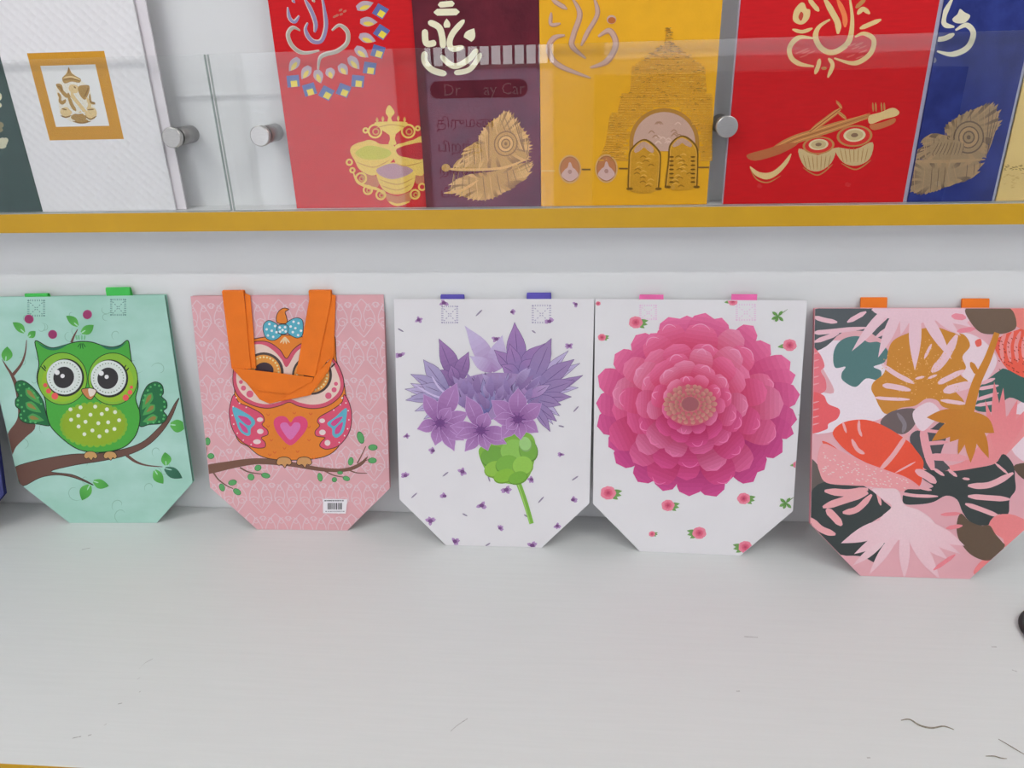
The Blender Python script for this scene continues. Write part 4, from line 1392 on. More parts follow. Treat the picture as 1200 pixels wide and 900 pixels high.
for t_p, w in (((662, 655), 80), ((690, 785), 80), ((835, 860), 50), ((905, 905), 70), ((1005, 880), 66), ((1035, 740), 90), ((960, 800), 90), ((790, 790), 90)):
    a.petal(t1(905, 640), t1(*t_p), w / 4.706, OC2, rgb(186, 116, 38), peak=.5, bw=.5)
TS(OC2, 30, (945, 420), (905, 350))
done('printed_flower')
PB = rgb(230, 188, 194)
TB(PB, [(360, 345), (440, 340), (505, 350), (540, 430), (620, 460), (700, 520), (720, 600), (600, 640), (470, 610), (400, 560), (410, 500), (470, 440), (420, 400)], 4, T2)
for t_p, w, b_ in (((190, 642), 90, (500, 520)), ((262, 702), 62, (510, 560)), ((345, 815), 52, (510, 570)), ((430, 690), 44, (520, 570)), ((540, 840), 60, (540, 560)), ((735, 842), 74, (560, 570)),
                   ((872, 656), 84, (580, 520)), ((850, 702), 50, (590, 560)), ((780, 732), 60, (570, 570)), ((255, 765), 40, (420, 640))):
    a.petal(t2(*b_), t2(*t_p), w / 4.706, PB, rgb(228, 180, 188), peak=.45, bw=.5)
TS(rgb(220, 126, 136), 22, (700, 790), (820, 705), crop=T2)
TS(rgb(218, 128, 136), 20, (740, 485), (850, 478), crop=T2)
TS(rgb(218, 128, 136), 22, (770, 560), (860, 545), crop=T2)
done('printed_palm')

# ---- navy bag at the end of the row
m_navy = mat('navy_paper', rgb(58, 62, 120), 0.5, noise=0.1, scale=30)
rc = on_z((8, 580), 0.062)
bx, byy = rc.x - 0.1315, rc.y - 0.0135
n_pl = on_z((8, 580), 0.062)


def pix(P):
    d = Vector(P) - CP
    z = d.dot(CF)
    return (600 + F * d.dot(CR) / z, 450 - F * d.dot(CU) / z)


n_ = Bag('gift_bag', pix((bx - BB, byy, 0.0003)), pix((bx + BB, byy, 0.0003)), pix((bx + BW, -0.0085, 0.322)), -0.004,
         'navy blue gift bag with tiny pale dots beside the mint owl bag', m_navy, m_navy)
n_.folded_handle([(pix((bx - .07, -.01, .32))[0], pix((bx - .045, -.01, .32))[0]), (pix((bx + .035, -.01, .32))[0], pix((bx + .06, -.01, .32))[0])],
                 mat('navy_webbing', rgb(40, 44, 96), 0.75, bump=0.5, bscale=900), (0.007, 0.007))
a = n_.art()
a.tr = lambda q: q
yy = a.y()
for k in range(160):
    u, v = random.uniform(-.122, .122), random.uniform(.01, .31)
    a.ell(u, v, .0009, .0009, rgb(150, 152, 190), n=6, yy=yy)
a.build('printed_dots', n_.root, n_.ink)['kind'] = 'stuff'

# ------------------------------------------------------------------ invitation cards behind the glass
CARD_H = 0.30


class Card:
    def __init__(s, xl, xr, yf, label, m, name='invitation_card', inner=None, height=CARD_H, th=0.0022):
        s.y = yf
        s.x0, s.x1 = xl, xr
        s.w = xr - xl
        s.cx = (xl + xr) / 2
        s.root = empty(name, (s.cx, yf, LEDGE_Z + 0.0004))
        tag(s.root, label, 'card', 'invitation cards on the ledge')
        s.h = height
        hw = s.w / 2
        slab('cover', [(-hw, 0), (hw, 0), (hw, height), (-hw, height)], 0, th, m, s.root, 0.0003)
        if inner:
            slab('inner_sheet', [(-hw - inner[0], 0), (hw + inner[0], 0), (hw + inner[0], height - .002), (-hw - inner[0], height - .002)], th + 0.0002, th + 0.0012, inner[1], s.root)
        s.layer = [0]

    def uv(s, p):
        P = on_y(p, s.y)
        return (P.x - s.cx, P.z - LEDGE_Z - 0.0004)

    def art(s):
        e = .0005
        hw = s.w / 2 - e
        return Art(s.uv, [(-hw, e), (hw, e), (hw, s.h - e), (-hw, s.h - e)], 0.00002, s.layer)


def cx_at(top, bot, y):
    """mean x of a card edge seen from pixel 'top' to pixel 'bot'"""
    return (on_y(top, y).x + on_y(bot, y).x) / 2


YB, YF = -0.0275, -0.0305
m_dkgreen = mat('dark_green_card', rgb(52, 74, 72), 0.6, noise=0.12, scale=60, bump=0.15, bscale=500, spec=.2)
m_wcard = None


def dotted_card():
    m, N, L, P = new_mat('white_dot_embossed_card')
    P.inputs['Base Color'].default_value = rgb(210, 208, 210)
    P.inputs['Roughness'].default_value = 0.45
    tc = N.new('ShaderNodeTexCoord')
    vo = N.new('ShaderNodeTexVoronoi')
    vo.inputs['Scale'].default_value = 120
    vo.inputs['Randomness'].default_value = 0.15
    mp = N.new('ShaderNodeMapping')
    mp.inputs['Rotation'].default_value = (0, math.radians(45), 0)
    L.new(tc.outputs['Object'], mp.inputs[0])
    L.new(mp.outputs[0], vo.inputs['Vector'])
    b = N.new('ShaderNodeBump')
    b.inputs['Strength'].default_value = 0.5
    b.inputs['Distance'].default_value = 0.0022
    L.new(vo.outputs['Distance'], b.inputs['Height'])
    L.new(b.outputs[0], P.inputs['Normal'])
    return m


xg = cx_at((2, 82), (52, 250), YF)
c1 = Card(xg - 0.185, xg, YF, 'dark green invitation card with cream flower foil beside the white card', m_dkgreen)
a = c1.art()
q0 = Z(0, 60, 4.5)
CRM = rgb(200, 196, 170)
for x, y, rx, ry in ((-6, 240, 16, 22), (-8, 285, 18, 14), (-2, 390, 22, 18), (-6, 415, 22, 14), (14, 480, 26, 24), (30, 470, 14, 14), (8, 500, 26, 14), (-20, 480, 20, 24)):
    c = q0([(x, y)])[0]
    a.ell(c[0], c[1], rx / 4.5, ry / 4.5, CRM if y > 430 or y < 300 else rgb(140, 128, 100), n=16)
a.build('foil_flowers', c1.root, M['foil'])['kind'] = 'stuff'
xw0, xw1 = xg + 0.0005, cx_at((155, 0), (207, 248), YF)
c2 = Card(xw0, xw1, YF, 'white dotted invitation card with a gold-framed Ganesha', dotted_card())
a = c2.art()
WC = Z(20, 50, 7.5)
GO, GO2 = rgb(196, 142, 48), rgb(172, 122, 36)
FO = WC([(88, 90), (775, 75), (930, 848), (285, 858)])
FI = WC([(207, 205), (690, 190), (808, 725), (345, 745)])
# the frame is a true rectangle on the card
fo = [c2.uv(p) for p in FO]
fi = [c2.uv(p) for p in FI]
ox0, ox1 = (fo[0][0] + fo[3][0]) / 2, (fo[1][0] + fo[2][0]) / 2
oz0, oz1 = (fo[2][1] + fo[3][1]) / 2, (fo[0][1] + fo[1][1]) / 2
ix0, ix1 = (fi[0][0] + fi[3][0]) / 2, (fi[1][0] + fi[2][0]) / 2
iz0, iz1 = (fi[2][1] + fi[3][1]) / 2, (fi[0][1] + fi[1][1]) / 2
yy = a.y()
for q in ([(ox0, iz1), (ox1, iz1), (ox1, oz1), (ox0, oz1)], [(ox0, oz0), (ox1, oz0), (ox1, iz0), (ox0, iz0)],
          [(ox0, iz0), (ix0, iz0), (ix0, iz1), (ox0, iz1)], [(ix1, iz0), (ox1, iz0), (ox1, iz1), (ix1, iz1)]):
    a.raw(q, GO, yy)
a.build('gold_frame', c2.root, M['foil'])
slab('inset_panel', [(ix0, iz0), (ix1, iz0), (ix1, iz1), (ix0, iz1)], -0.00035, -0.00005, mat('smooth_white_inset', rgb(212, 212, 212), .4), c2.root)
a.base = 0.0004
GL, GD = rgb(210, 186, 136), rgb(168, 132, 74)
B = lambda pts, c: a.blob(WC(pts), c, n=4)
B([(455, 240), (400, 330), (345, 380), (365, 520), (385, 620), (470, 690), (570, 712), (680, 670), (702, 600), (660, 520), (640, 400), (560, 330)], rgb(216, 210, 198))
B([(455, 215), (438, 268), (398, 312), (420, 358), (480, 342), (548, 352), (562, 320), (512, 290), (478, 262)], GD)
B([(470, 370), (520, 372), (545, 400), (530, 440), (490, 440), (455, 410)], GL)
B([(545, 382), (600, 372), (637, 380), (635, 432), (603, 500), (566, 478), (540, 424)], GD)
B([(342, 368), (392, 368), (412, 422), (462, 470), (432, 484), (388, 440)], GD)
for pts, w, c in (([(480, 420), (500, 490), (560, 560), (580, 600), (540, 625)], 5.5, GL), ([(450, 440), (480, 540), (520, 600)], 4, GD), ([(610, 480), (640, 540), (620, 590), (560, 625)], 4, GL),
                  ([(370, 500), (400, 530), (430, 500)], 4, GD), ([(640, 450), (650, 520), (690, 540)], 2.5, GD), ([(360, 440), (380, 480), (375, 520)], 3, GD), ([(410, 310), (480, 300), (560, 330)], 2, GL)):
    a.stroke(WC(pts), w, c)
for x, y, rx, ry in ((432, 608, 52, 42), (652, 622, 52, 54), (545, 655, 70, 34), (570, 690, 60, 22)):
    c = WC([(x, y)])[0]
    a.ell(c[0], c[1], rx / 7.5, ry / 7.5, GL if ry > 40 else GD, n=18)
for pts in ([(455, 225), (455, 270)], [(405, 330), (480, 318), (558, 335)], [(350, 380), (385, 395), (400, 430)], [(630, 390), (612, 440), (590, 480)], [(500, 385), (520, 400)],
            [(385, 640), (430, 655), (480, 640)], [(605, 650), (650, 672), (700, 645)], [(395, 580), (440, 590)], [(620, 590), (680, 585)], [(490, 690), (570, 705), (650, 690)], [(640, 520), (690, 530)]):
    a.stroke(WC(pts), 1.5, rgb(140, 104, 50))
for p, q, r in (((470, 480), (560, 590), (600, 640)), ((500, 450), (590, 560), (620, 600)), ((440, 560), (520, 620), (600, 610))):
    a.stroke(WC([p, q, r]), 1.3, rgb(214, 212, 208))
a.build('gold_figure', c2.root, M['foil'])
cx2 = cx_at((168, 0), (221, 246), -0.026)
Card(xw1 - 0.16, cx2, -0.0265, 'plain white card peeking out behind the dotted white card', mat('pearl_white_card', rgb(206, 200, 204), .45), height=CARD_H - .004)

# red card with coloured squares and gold lamp
m_red = mat('red_card', rgb(192, 18, 26), 0.55, noise=0.08, scale=50, stretch=(1, 1, 8), bump=.1, bscale=600, spec=.2)
xr0, xm0 = cx_at((315, 0), (347, 247), YB), cx_at((483, 0), (499, 245), YF)
c3 = Card(xr0, xm0 + 0.02, YB, 'red invitation card with blue squares and a gold oil lamp', m_red)
R1, D1 = Z(320, 0, 7.2), Z(395, 115, 6.924)
a = c3.art()
SV, SG, EDG = rgb(132, 122, 158), rgb(158, 152, 138), rgb(196, 184, 176)
for pts, w, c in (([(405, -60), (432, 80), (445, 220), (410, 335), (350, 352), (298, 312), (272, 245), (290, 190)], 38, SV), ([(262, -15), (320, 90), (358, 200), (348, 270)], 38, SV),
                  ([(122, 60), (138, 150), (180, 182), (218, 130)], 32, SV), ([(225, 255), (165, 232), (125, 290), (160, 385), (250, 445), (388, 425)], 36, SG),
                  ([(495, 255), (560, 212), (628, 270), (622, 362), (540, 430), (440, 458), (393, 492), (378, 585)], 38, SG), ([(160, -5), (180, 20)], 22, SV), ([(335, -10), (345, 15)], 24, SG)):
    a.stroke(R1(pts), w / 7.2, EDG)
    a.stroke(R1([(x + 5, y + 5) for x, y in pts]), w / 7.2 * .72, c)
for x, y in ((570, 85), (605, 95), (540, 130), (520, 140), (575, 120)):
    c = R1([(x, y)])[0]
    a.ell(c[0], c[1], 2.4, 1.4, rgb(176, 98, 80), -.5, 10)
a.build('foil_ganesha', c3.root, M['ink'])
for b_, t_p in (((705, 70), (848, 22)), ((735, 180), (882, 188)), ((728, 300), (868, 348)), ((695, 400), (805, 485)), ((640, 480), (730, 585)), ((560, 545), (630, 630)), ((470, 575), (500, 665)),
                ((365, 590), (405, 705)), ((310, 560), (240, 668)), ((215, 490), (135, 602))):
    b0, t0 = R1([b_])[0], R1([t_p])[0]
    a.petal(b0, t0, 11.5, rgb(168, 146, 160), rgb(146, 122, 146), rgb(190, 172, 172), peak=.4, bw=.45)
    a.petal((b0[0] * .8 + t0[0] * .2, b0[1] * .8 + t0[1] * .2 + 2), (b0[0] * .2 + t0[0] * .8, b0[1] * .2 + t0[1] * .8 + 2.4), 5, rgb(214, 190, 60), rgb(210, 186, 90), peak=.5, bw=.4)
    a.build('foil_drop', c3.root, M['ink'])
for x, y, r in ((905, 95, .55), (915, 270, .6), (885, 435, .3), (815, 575, .15), (715, 685, .1), (595, 762, .4), (450, 785, .5), (308, 755, -.3), (170, 685, -.1)):
    for s_, dx, dy, c in ((52, 0, 0, rgb(84, 98, 152)), (27, 8, 22, rgb(216, 194, 60))):
        a.poly(R1([(x + dx + s_ * 1.42 * math.cos(r + math.pi / 4 + k * math.pi / 2), y + dy + s_ * 1.42 * math.sin(r + math.pi / 4 + k * math.pi / 2) * .95) for k in range(4)]), c)
    a.build('foil_square', c3.root, M['ink'])
GA, GB = rgb(226, 186, 92), rgb(196, 146, 66)
D = lambda pts, c, n=4: a.blob(D1(pts), c, n=n)
DS = lambda w, c, *pts: a.stroke(D1(pts), w / 6.924, c)
D([(400, 775), (490, 795), (600, 760), (595, 830), (490, 868), (415, 840)], rgb(190, 118, 76))
D([(190, 600), (330, 640), (330, 720), (240, 710)], rgb(188, 112, 76))
D([(640, 620), (700, 620), (700, 690), (640, 690)], rgb(188, 112, 76))
for x, y, r in ((100, 520, 22), (125, 585, 18), (195, 650, 42), (250, 745, 34), (355, 785, 36), (632, 780, 36), (690, 720, 26), (308, 268, 52), (578, 268, 52), (232, 262, 18), (655, 245, 16)):
    c = D1([(x, y)])[0]
    a.ring(c[0], c[1], r / 6.924, 2.2, GA, 20)
    if r > 30:
        a.ring(c[0] + 1, c[1] + .6, r / 6.924 * .45, 1.6, GB, 14)
DS(24, GA, (130, 600), (170, 680), (250, 720), (330, 740), (400, 790))
DS(20, GA, (420, 840), (490, 865), (590, 840))
D([(108, 440), (118, 392), (170, 362), (215, 350), (260, 338), (310, 350), (350, 372), (420, 375), (462, 385), (475, 460), (440, 515), (310, 625), (190, 585), (145, 510)], GA)
D([(148, 450), (200, 402), (260, 385), (330, 393), (420, 420), (437, 458), (370, 492), (230, 496)], rgb(190, 180, 62))
D([(465, 395), (540, 362), (620, 338), (700, 325), (710, 600), (640, 625), (600, 600), (475, 525)], GA)
D([(480, 420), (520, 395), (580, 378), (700, 366), (700, 492), (560, 480), (500, 462)], rgb(176, 30, 40))
D([(312, 572), (350, 540), (440, 523), (540, 530), (625, 560), (637, 630), (602, 740), (490, 782), (388, 752), (338, 680)], GA)
D([(318, 582), (370, 550), (440, 530), (520, 540), (618, 586), (540, 637), (440, 657), (350, 627)], rgb(178, 136, 144))
D([(425, 280), (475, 280), (470, 330), (480, 375), (420, 375), (430, 330)], GA)
D([(305, 198), (440, 190), (570, 198), (525, 252), (450, 305), (400, 282), (345, 242)], GA)
D([(395, 120), (405, 75), (425, 57), (445, 75), (467, 118), (440, 160), (450, 195), (410, 195), (415, 155)], GA)
for x, y in ((325, 182), (372, 172), (497, 168), (548, 178)):
    c = D1([(x, y)])[0]
    a.petal((c[0], c[1] + 3), (c[0], c[1] - 4), 3.2, GA, GB)
for pts in ([(320, 240), (440, 215), (560, 235)], [(160, 520), (300, 560), (430, 500)], [(345, 660), (490, 700), (620, 650)], [(360, 710), (490, 745), (600, 700)], [(480, 530), (560, 550), (690, 520)]):
    DS(9, GB, *pts)
a.build('gold_lamp', c3.root, M['foil'])

# maroon card
m_mar = mat('maroon_card', rgb(98, 28, 42), 0.55, col2=rgb(78, 20, 34), scale=28, bump=.2, bscale=240, spec=.2)
xy0 = on_y((633, 120), YF).x
c4 = Card(xm0, xy0 - .0004, YF, 'maroon invitation card with a cream Ganesha and gold peacock feather', m_mar)
a = c4.art()
MC, MF = Z(480, 0, 3.459), Z(470, 40, 4.09)
CM = rgb(222, 212, 182)
for w, pts in ((24, [(115, 20), (182, 14)]), (28, [(98, 50), (202, 48)]), (26, [(75, 88), (118, 110), (132, 150), (136, 196)]), (24, [(222, 80), (175, 135), (162, 175), (175, 198), (220, 190)]),
               (26, [(62, 118), (68, 175), (108, 172)]), (26, [(62, 208), (62, 250), (95, 285), (150, 300)]), (24, [(125, 225), (180, 268), (240, 240), (275, 198)]), (22, [(180, 296), (245, 280), (290, 215)]), (20, [(150, 0), (145, -30)])):
    a.stroke(MC(pts), w / 3.459, CM, rnd=True)
a.petal(MC([(152, 112)])[0], MC([(150, 75)])[0], 8, CM, CM, peak=.3, bw=.7)
a.petal(MC([(235, 160)])[0], MC([(262, 115)])[0], 13, CM, CM, peak=.3, bw=.8)
a.build('cream_ganesha', c4.root, M['ink'])


def feather(a, crop, eye, up, low, quill, c, cd, cl, s):
    """fringed vane either side of a quill, with a ringed eye"""
    for vane in (up, low):
        q = cat_rom(crop(vane), 4, True)
        a.poly(q, c)
        mx = sum(p[0] for p in q) / len(q), sum(p[1] for p in q) / len(q)
        for i in range(len(q)):                       # fringe
            p = q[i]
            dx, dy = p[0] - mx[0], p[1] - mx[1]
            k = 1 + random.uniform(.02, .12)
            b0 = (mx[0] + dx * .55, mx[1] + dy * .55)
            a.petal(b0, (mx[0] + dx * k, mx[1] + dy * k), 4.0 * s, c, random.choice((c, cl, cd)), bend=.08, peak=.6, bw=.4)
    qs = cat_rom(crop(quill), 6)
    e = crop([eye])[0]
    for vane in (up, low):                            # barb lines from the quill
        q = cat_rom(crop(vane), 4, True)
        for i in range(0, len(q), 2):
            j = min(qs, key=lambda t: (t[0] - q[i][0]) ** 2 + (t[1] - q[i][1]) ** 2)
            m_ = ((j[0] + q[i][0]) / 2, (j[1] + q[i][1]) / 2 + 1.5)
            a.stroke([(j[0] * .8 + q[i][0] * .2, j[1] * .8 + q[i][1] * .2), m_, q[i]], .8, random.choice((cd, cl)))
    for r_, cc in ((15, cd), (13.6, c), (10.2, cd), (9.0, cl), (6, cd), (4.6, c), (2, cd)):
        a.ell(e[0], e[1], r_ * s * .92, r_ * s, cc, .3, 24)
    a.stroke(crop(quill), 3.0 * s, cl)


FG, FD = rgb(190, 146, 74), rgb(140, 100, 48)
feather(a, MF, (502, 525),
        [(380, 480), (420, 430), (470, 395), (505, 370), (540, 400), (570, 440), (612, 500), (612, 560), (600, 605), (500, 632), (400, 645), (300, 645), (258, 632), (305, 605), (300, 565), (345, 530), (372, 515)],
        [(240, 745), (270, 700), (350, 672), (450, 655), (600, 615), (618, 640), (592, 690), (520, 742), (440, 785), (370, 795), (290, 775)],
        [(200, 642), (300, 650), (480, 642), (600, 600)], FG, FD, rgb(214, 172, 100), 1.0)
a.stroke(MF([(205, 762), (290, 748), (370, 700)]), 3.2, rgb(214, 170, 96))
a.ell(*MF([(215, 640)])[0], 5, 4.5, FG)
a.build('gold_feather', c4.root, M['foil'])

# yellow temple card
m_yel = mat('yellow_card', rgb(218, 160, 30), 0.5, noise=0.05, scale=40, bump=.12, bscale=500, spec=.2)
xy1 = cx_at((847, 0), (828, 240), YF)
c5 = Card(xy0, xy1, YF, 'yellow invitation card with an embossed temple gateway and two medallions', m_yel)
YC = Z(630, 0, 3.673)
y1 = lambda x, y: YC([(x, y)])[0]
m_emb = mat('embossed_ochre', rgb(212, 156, 40), 0.5, noise=.12, scale=700, bump=.6, bscale=700)
# temple tower: courses of relief, each row standing a little proud of the card
Vb, Fb = [], []


def relief(x0, x1, ya, yb, d):
    q = [c5.uv(t) for t in YC([(x0, yb), (x1, yb), (x1, ya), (x0, ya)])]
    b = len(Vb)
    for (u, v) in q:
        Vb.append((u, -0.00005, v))
    cu_, cv_ = sum(t[0] for t in q) / 4, sum(t[1] for t in q) / 4
    for (u, v) in q:
        Vb.append((cu_ + (u - cu_) * .93, -d, cv_ + (v - cv_) * .7))
    Fb.extend([tuple(b + i for i in f) for f in ((4, 5, 6, 7), (0, 1, 5, 4), (1, 2, 6, 5), (2, 3, 7, 6), (3, 0, 4, 7))])


prof = [(115, 8), (185, 16), (190, 30), (235, 90), (280, 150), (285, 158), (395, 165), (400, 200), (480, 210), (485, 240), (620, 245), (690, 270)]
y = 118
while y < 712:
    hwid = 8
    for (ya, wa), (yb, wb) in zip(prof, prof[1:]):
        if ya <= y <= yb:
            hwid = wa + (wb - wa) * (y - ya) / max(1, yb - ya)
    hrow = random.uniform(7, 12)
    cxm = 563 - max(0, y - 400) * .12
    x = cxm - hwid
    xe = min(cxm + hwid, 752)
    while x < xe - 2:
        w = random.uniform(10, 38)
        if not (((x + w / 2 - 545) / 156) ** 2 + ((y - 610) / 158) ** 2 < 1 or (y > 600 and 385 < x + w / 2 < 700)):
            relief(x, min(x + w, xe), y, y + hrow * .86, random.uniform(.0003, .0010))
        x += w + 1.5
    y += hrow
rl = link('temple_relief', Vb, Fb, m_emb, c5.root)
rl['kind'] = 'stuff'
a = c5.art()
a.base = 0.0011
for k in range(330):
    y = random.uniform(120, 700)
    hwid = 8
    for (ya, wa), (yb, wb) in zip(prof, prof[1:]):
        if ya <= y <= yb:
            hwid = wa + (wb - wa) * (y - ya) / max(1, yb - ya)
    x = 563 - max(0, y - 400) * .12 + random.uniform(-1, 1) * hwid
    if x > 735 or ((x - 545) / 165) ** 2 + ((y - 610) / 165) ** 2 < 1 or (y > 590 and 380 < x < 700):
        continue
    l = random.uniform(5, 22)
    a.stroke(YC([(x - l / 2, y + random.uniform(-2, 2)), (x, y - random.uniform(0, 4)), (x + l / 2, y)]), random.uniform(.5, .9), rgb(158, 114, 34) if k % 3 else rgb(226, 178, 72))
a.build('temple_engraving', c5.root, M['ink'])['kind'] = 'stuff'
a.base = 0.00002
MVY = rgb(186, 150, 134)
for pts, w in (([(148, -10), (182, 60), (155, 150), (150, 200), (208, 252)], 25), ([(243, -10), (258, 60), (215, 140), (188, 198)], 21), ([(62, 0), (128, 40)], 22), ([(60, 55), (58, 105), (100, 102)], 17),
               ([(118, 152), (70, 165), (48, 215), (90, 280), (228, 336)], 25), ([(262, 158), (310, 133), (337, 190), (300, 262), (228, 292)], 27)):
    a.stroke(YC(pts), w / 3.673, rgb(166, 122, 96))
    a.stroke(YC([(x - 2, y - 2) for x, y in pts]), w / 3.673 * .7, MVY)
c = y1(318, 84)
a.ell(c[0], c[1], 5.6, 5.2, MVY)
a.ell(c[0] + .3, c[1] + 1, 4.6, 3.8, rgb(172, 92, 30))
a.build('foil_ganesha', c5.root, M['ink'])
arch = [(545 + 150 * math.cos(t * math.pi / 20), 610 - 145 * math.sin(t * math.pi / 20)) for t in range(21)]
a.poly(YC([(695, 650)] + arch + [(395, 650)]), rgb(168, 118, 44))
arch2 = [(545 + 133 * math.cos(t * math.pi / 20), 612 - 130 * math.sin(t * math.pi / 20)) for t in range(21)]
a.poly(YC([(678, 650)] + arch2 + [(412, 650)]), rgb(188, 152, 136))
for k in range(16):
    x, y = 545 + random.uniform(-75, 75), 575 + random.uniform(-55, 45)
    a.stroke(YC([(x - 14, y + 5), (x, y - 6), (x + 14, y + 5)]), 1.3, rgb(206, 176, 160) if k % 2 else rgb(158, 118, 92))
a.build('arch_window', c5.root, M['ink'])
OD = rgb(120, 86, 30)
for frame, cxx, rung in (([(392, 818), (396, 700), (404, 645), (460, 603), (516, 645), (526, 690), (516, 818)], 458, 0), ([(552, 806), (566, 690), (574, 622), (626, 588), (680, 630), (686, 700), (682, 806)], 622, 1)):
    a.blob(YC([(x, y) for x, y in frame]), rgb(196, 144, 44), n=4)
    a.stroke(YC([(cxx - 40, 655 - rung * 25), (cxx, 618 - rung * 18), (cxx + 40, 655 - rung * 25)]), 8, rgb(190, 152, 130))
    a.stroke(YC(frame), 3.0, OD, taper=False)
    a.stroke(YC([(x + (3 if x < cxx else -3), y + 4) for x, y in frame]), 1.4, rgb(206, 156, 62), taper=False)
    for k in range(16):
        x, y = cxx + random.uniform(-32, 32), 665 + k * 9
        a.stroke(YC([(x - 14, y + 4), (x, y - 3), (x + 14, y + 4)]), 1.4, rgb(158, 112, 34) if k % 2 else rgb(210, 162, 70))
    if rung:
        for k in range(7):
            for sx in (-1, 1):
                a.stroke(YC([(cxx + sx * 36, 675 + k * 18), (cxx + sx * 56, 675 + k * 18)]), 2.0, rgb(112, 78, 26))
    for sx in (-1, 1):
        a.stroke(YC([(cxx + sx * 62 - 14, 812 - rung * 8), (cxx + sx * 62 + 14, 812 - rung * 8)]), 3.0, OD)
    a.build('statue_niche', c5.root, M['foil'])
for x, y in ((139, 728), (296, 725)):
    c = y1(x, y)
    a.ell(c[0], c[1], 13.2, 16.8, rgb(200, 156, 100), n=30)
    a.ell(c[0], c[1], 11.6, 15.0, rgb(156, 100, 56), n=30)
    a.ell(c[0], c[1], 10.6, 13.8, rgb(176, 112, 70), n=30)
    a.blob(YC([(x - 36, y + 28), (x - 22, y + 2), (x - 10, y - 8), (x - 4, y - 28), (x + 4, y - 28), (x + 12, y - 8), (x + 24, y + 2), (x + 36, y + 28), (x, y + 52)]), rgb(196, 162, 156), n=4)
    a.ell(c[0], c[1] + 3, 2.4, 2.6, rgb(168, 126, 116))
    a.build('medallion', c5.root, M['ink'])
for p, q, cc in (((350, 725), (388, 725), OD), ((690, 720), (738, 720), OD), ((190, 729), (228, 729), OD), ((15, 735), (75, 735), rgb(226, 178, 84))):
    a.stroke(YC([p, q]), 1.8, cc, taper=False)
a.build('fold_slot', c5.root, M['ink'])

# red instrument card
xr2, xr3 = cx_at((868, 0), (848, 240), YF), cx_at((1103, 0), (1057.5, 238), YF)
c6 = Card(xr2, xr3 - .0005, YF, 'red invitation card with gold veena and tabla drums', m_red, inner=(0.0012, mat('lilac_inner_sheet', rgb(188, 176, 190), .5)))
RR, VC = Z(900, 0, 8), Z(865, 95, 6)
a = c6.art()
CG, CG2 = rgb(206, 178, 122), rgb(176, 120, 66)
for w, pts, c in ((58, [(520, -30), (600, 110), (655, 220), (655, 318)], CG), (52, [(765, -30), (790, 180), (765, 370), (680, 462), (580, 492), (488, 440), (446, 340), (480, 250), (582, 182)], CG),
                  (48, [(650, -10), (715, 140), (722, 255)], rgb(222, 116, 66)), (44, [(380, -15), (430, 50), (478, 105)], CG), (38, [(912, -10), (870, 30), (822, 75)], CG2),
                  (44, [(838, 135), (890, 85), (955, 130)], CG), (42, [(860, 268), (950, 230), (1062, 182)], CG), (46, [(430, 360), (290, 352), (205, 440), (218, 540), (300, 600), (430, 622)], CG),
                  (46, [(815, 345), (900, 315), (990, 370), (970, 485), (880, 568), (780, 592), (620, 545)], CG), (34, [(228, 275), (320, 297), (418, 265)], CG),
                  (40, [(485, 550), (470, 620), (440, 695)], CG), (38, [(565, 545), (605, 610), (560, 728)], CG), (30, [(500, 640), (550, 640)], CG2)):
    a.stroke(RR(pts), w / 8, c)
a.blob(RR([(235, 190), (245, 100), (300, 30), (340, 30), (362, 80), (395, 95), (385, 170), (340, 220), (290, 228)]), CG, n=5)
a.blob(RR([(285, 160), (310, 110), (332, 140), (310, 195)]), rgb(176, 60, 40), n=4)
for k in range(14):
    x, y = random.choice((340, 830)) + random.uniform(-60, 70), 480 + random.uniform(-70, 60)
    a.stroke(RR([(x - 40, y + 14), (x, y), (x + 40, y - 16)]), 1.6, rgb(198, 84, 72))
a.build('gold_ganesha', c6.root, M['ink'])
V_ = lambda pts, c, n=4: a.blob(VC(pts), c, n=n)
for pts, w in (([(190, 520), (380, 420), (560, 360), (930, 240)], 62), ([(500, 360), (620, 270), (720, 195)], 36), ([(700, 215), (760, 265)], 24), ([(690, 140), (730, 190)], 20)):
    a.stroke(VC(pts), w / 6, CG2)
    for o in (-.25, 0, .25):
        a.stroke(VC([(x + o * w * .2, y + o * w) for x, y in pts]), 1.1, rgb(206, 146, 84) if o else rgb(150, 84, 44))
for x in (950, 970, 1010, 1030):
    a.stroke(VC([(x, 215), (x - 4, 150)]), 2.0, CG2)
V_([(60, 520), (190, 480), (330, 440), (420, 440), (300, 510), (120, 560)], rgb(170, 96, 54))
V_([(82, 598), (150, 640), (230, 640), (300, 590), (372, 508), (350, 575), (280, 655), (200, 692), (118, 660)], CG)
a.stroke(VC([(82, 610), (130, 690), (210, 712), (300, 665)]), 1.4, CG2)
V_([(920, 245), (1000, 220), (1085, 188), (1132, 215), (1112, 245), (1020, 270), (928, 302)], CG)
V_([(925, 310), (1010, 290), (1100, 260), (1090, 300), (960, 345)], rgb(182, 104, 60))
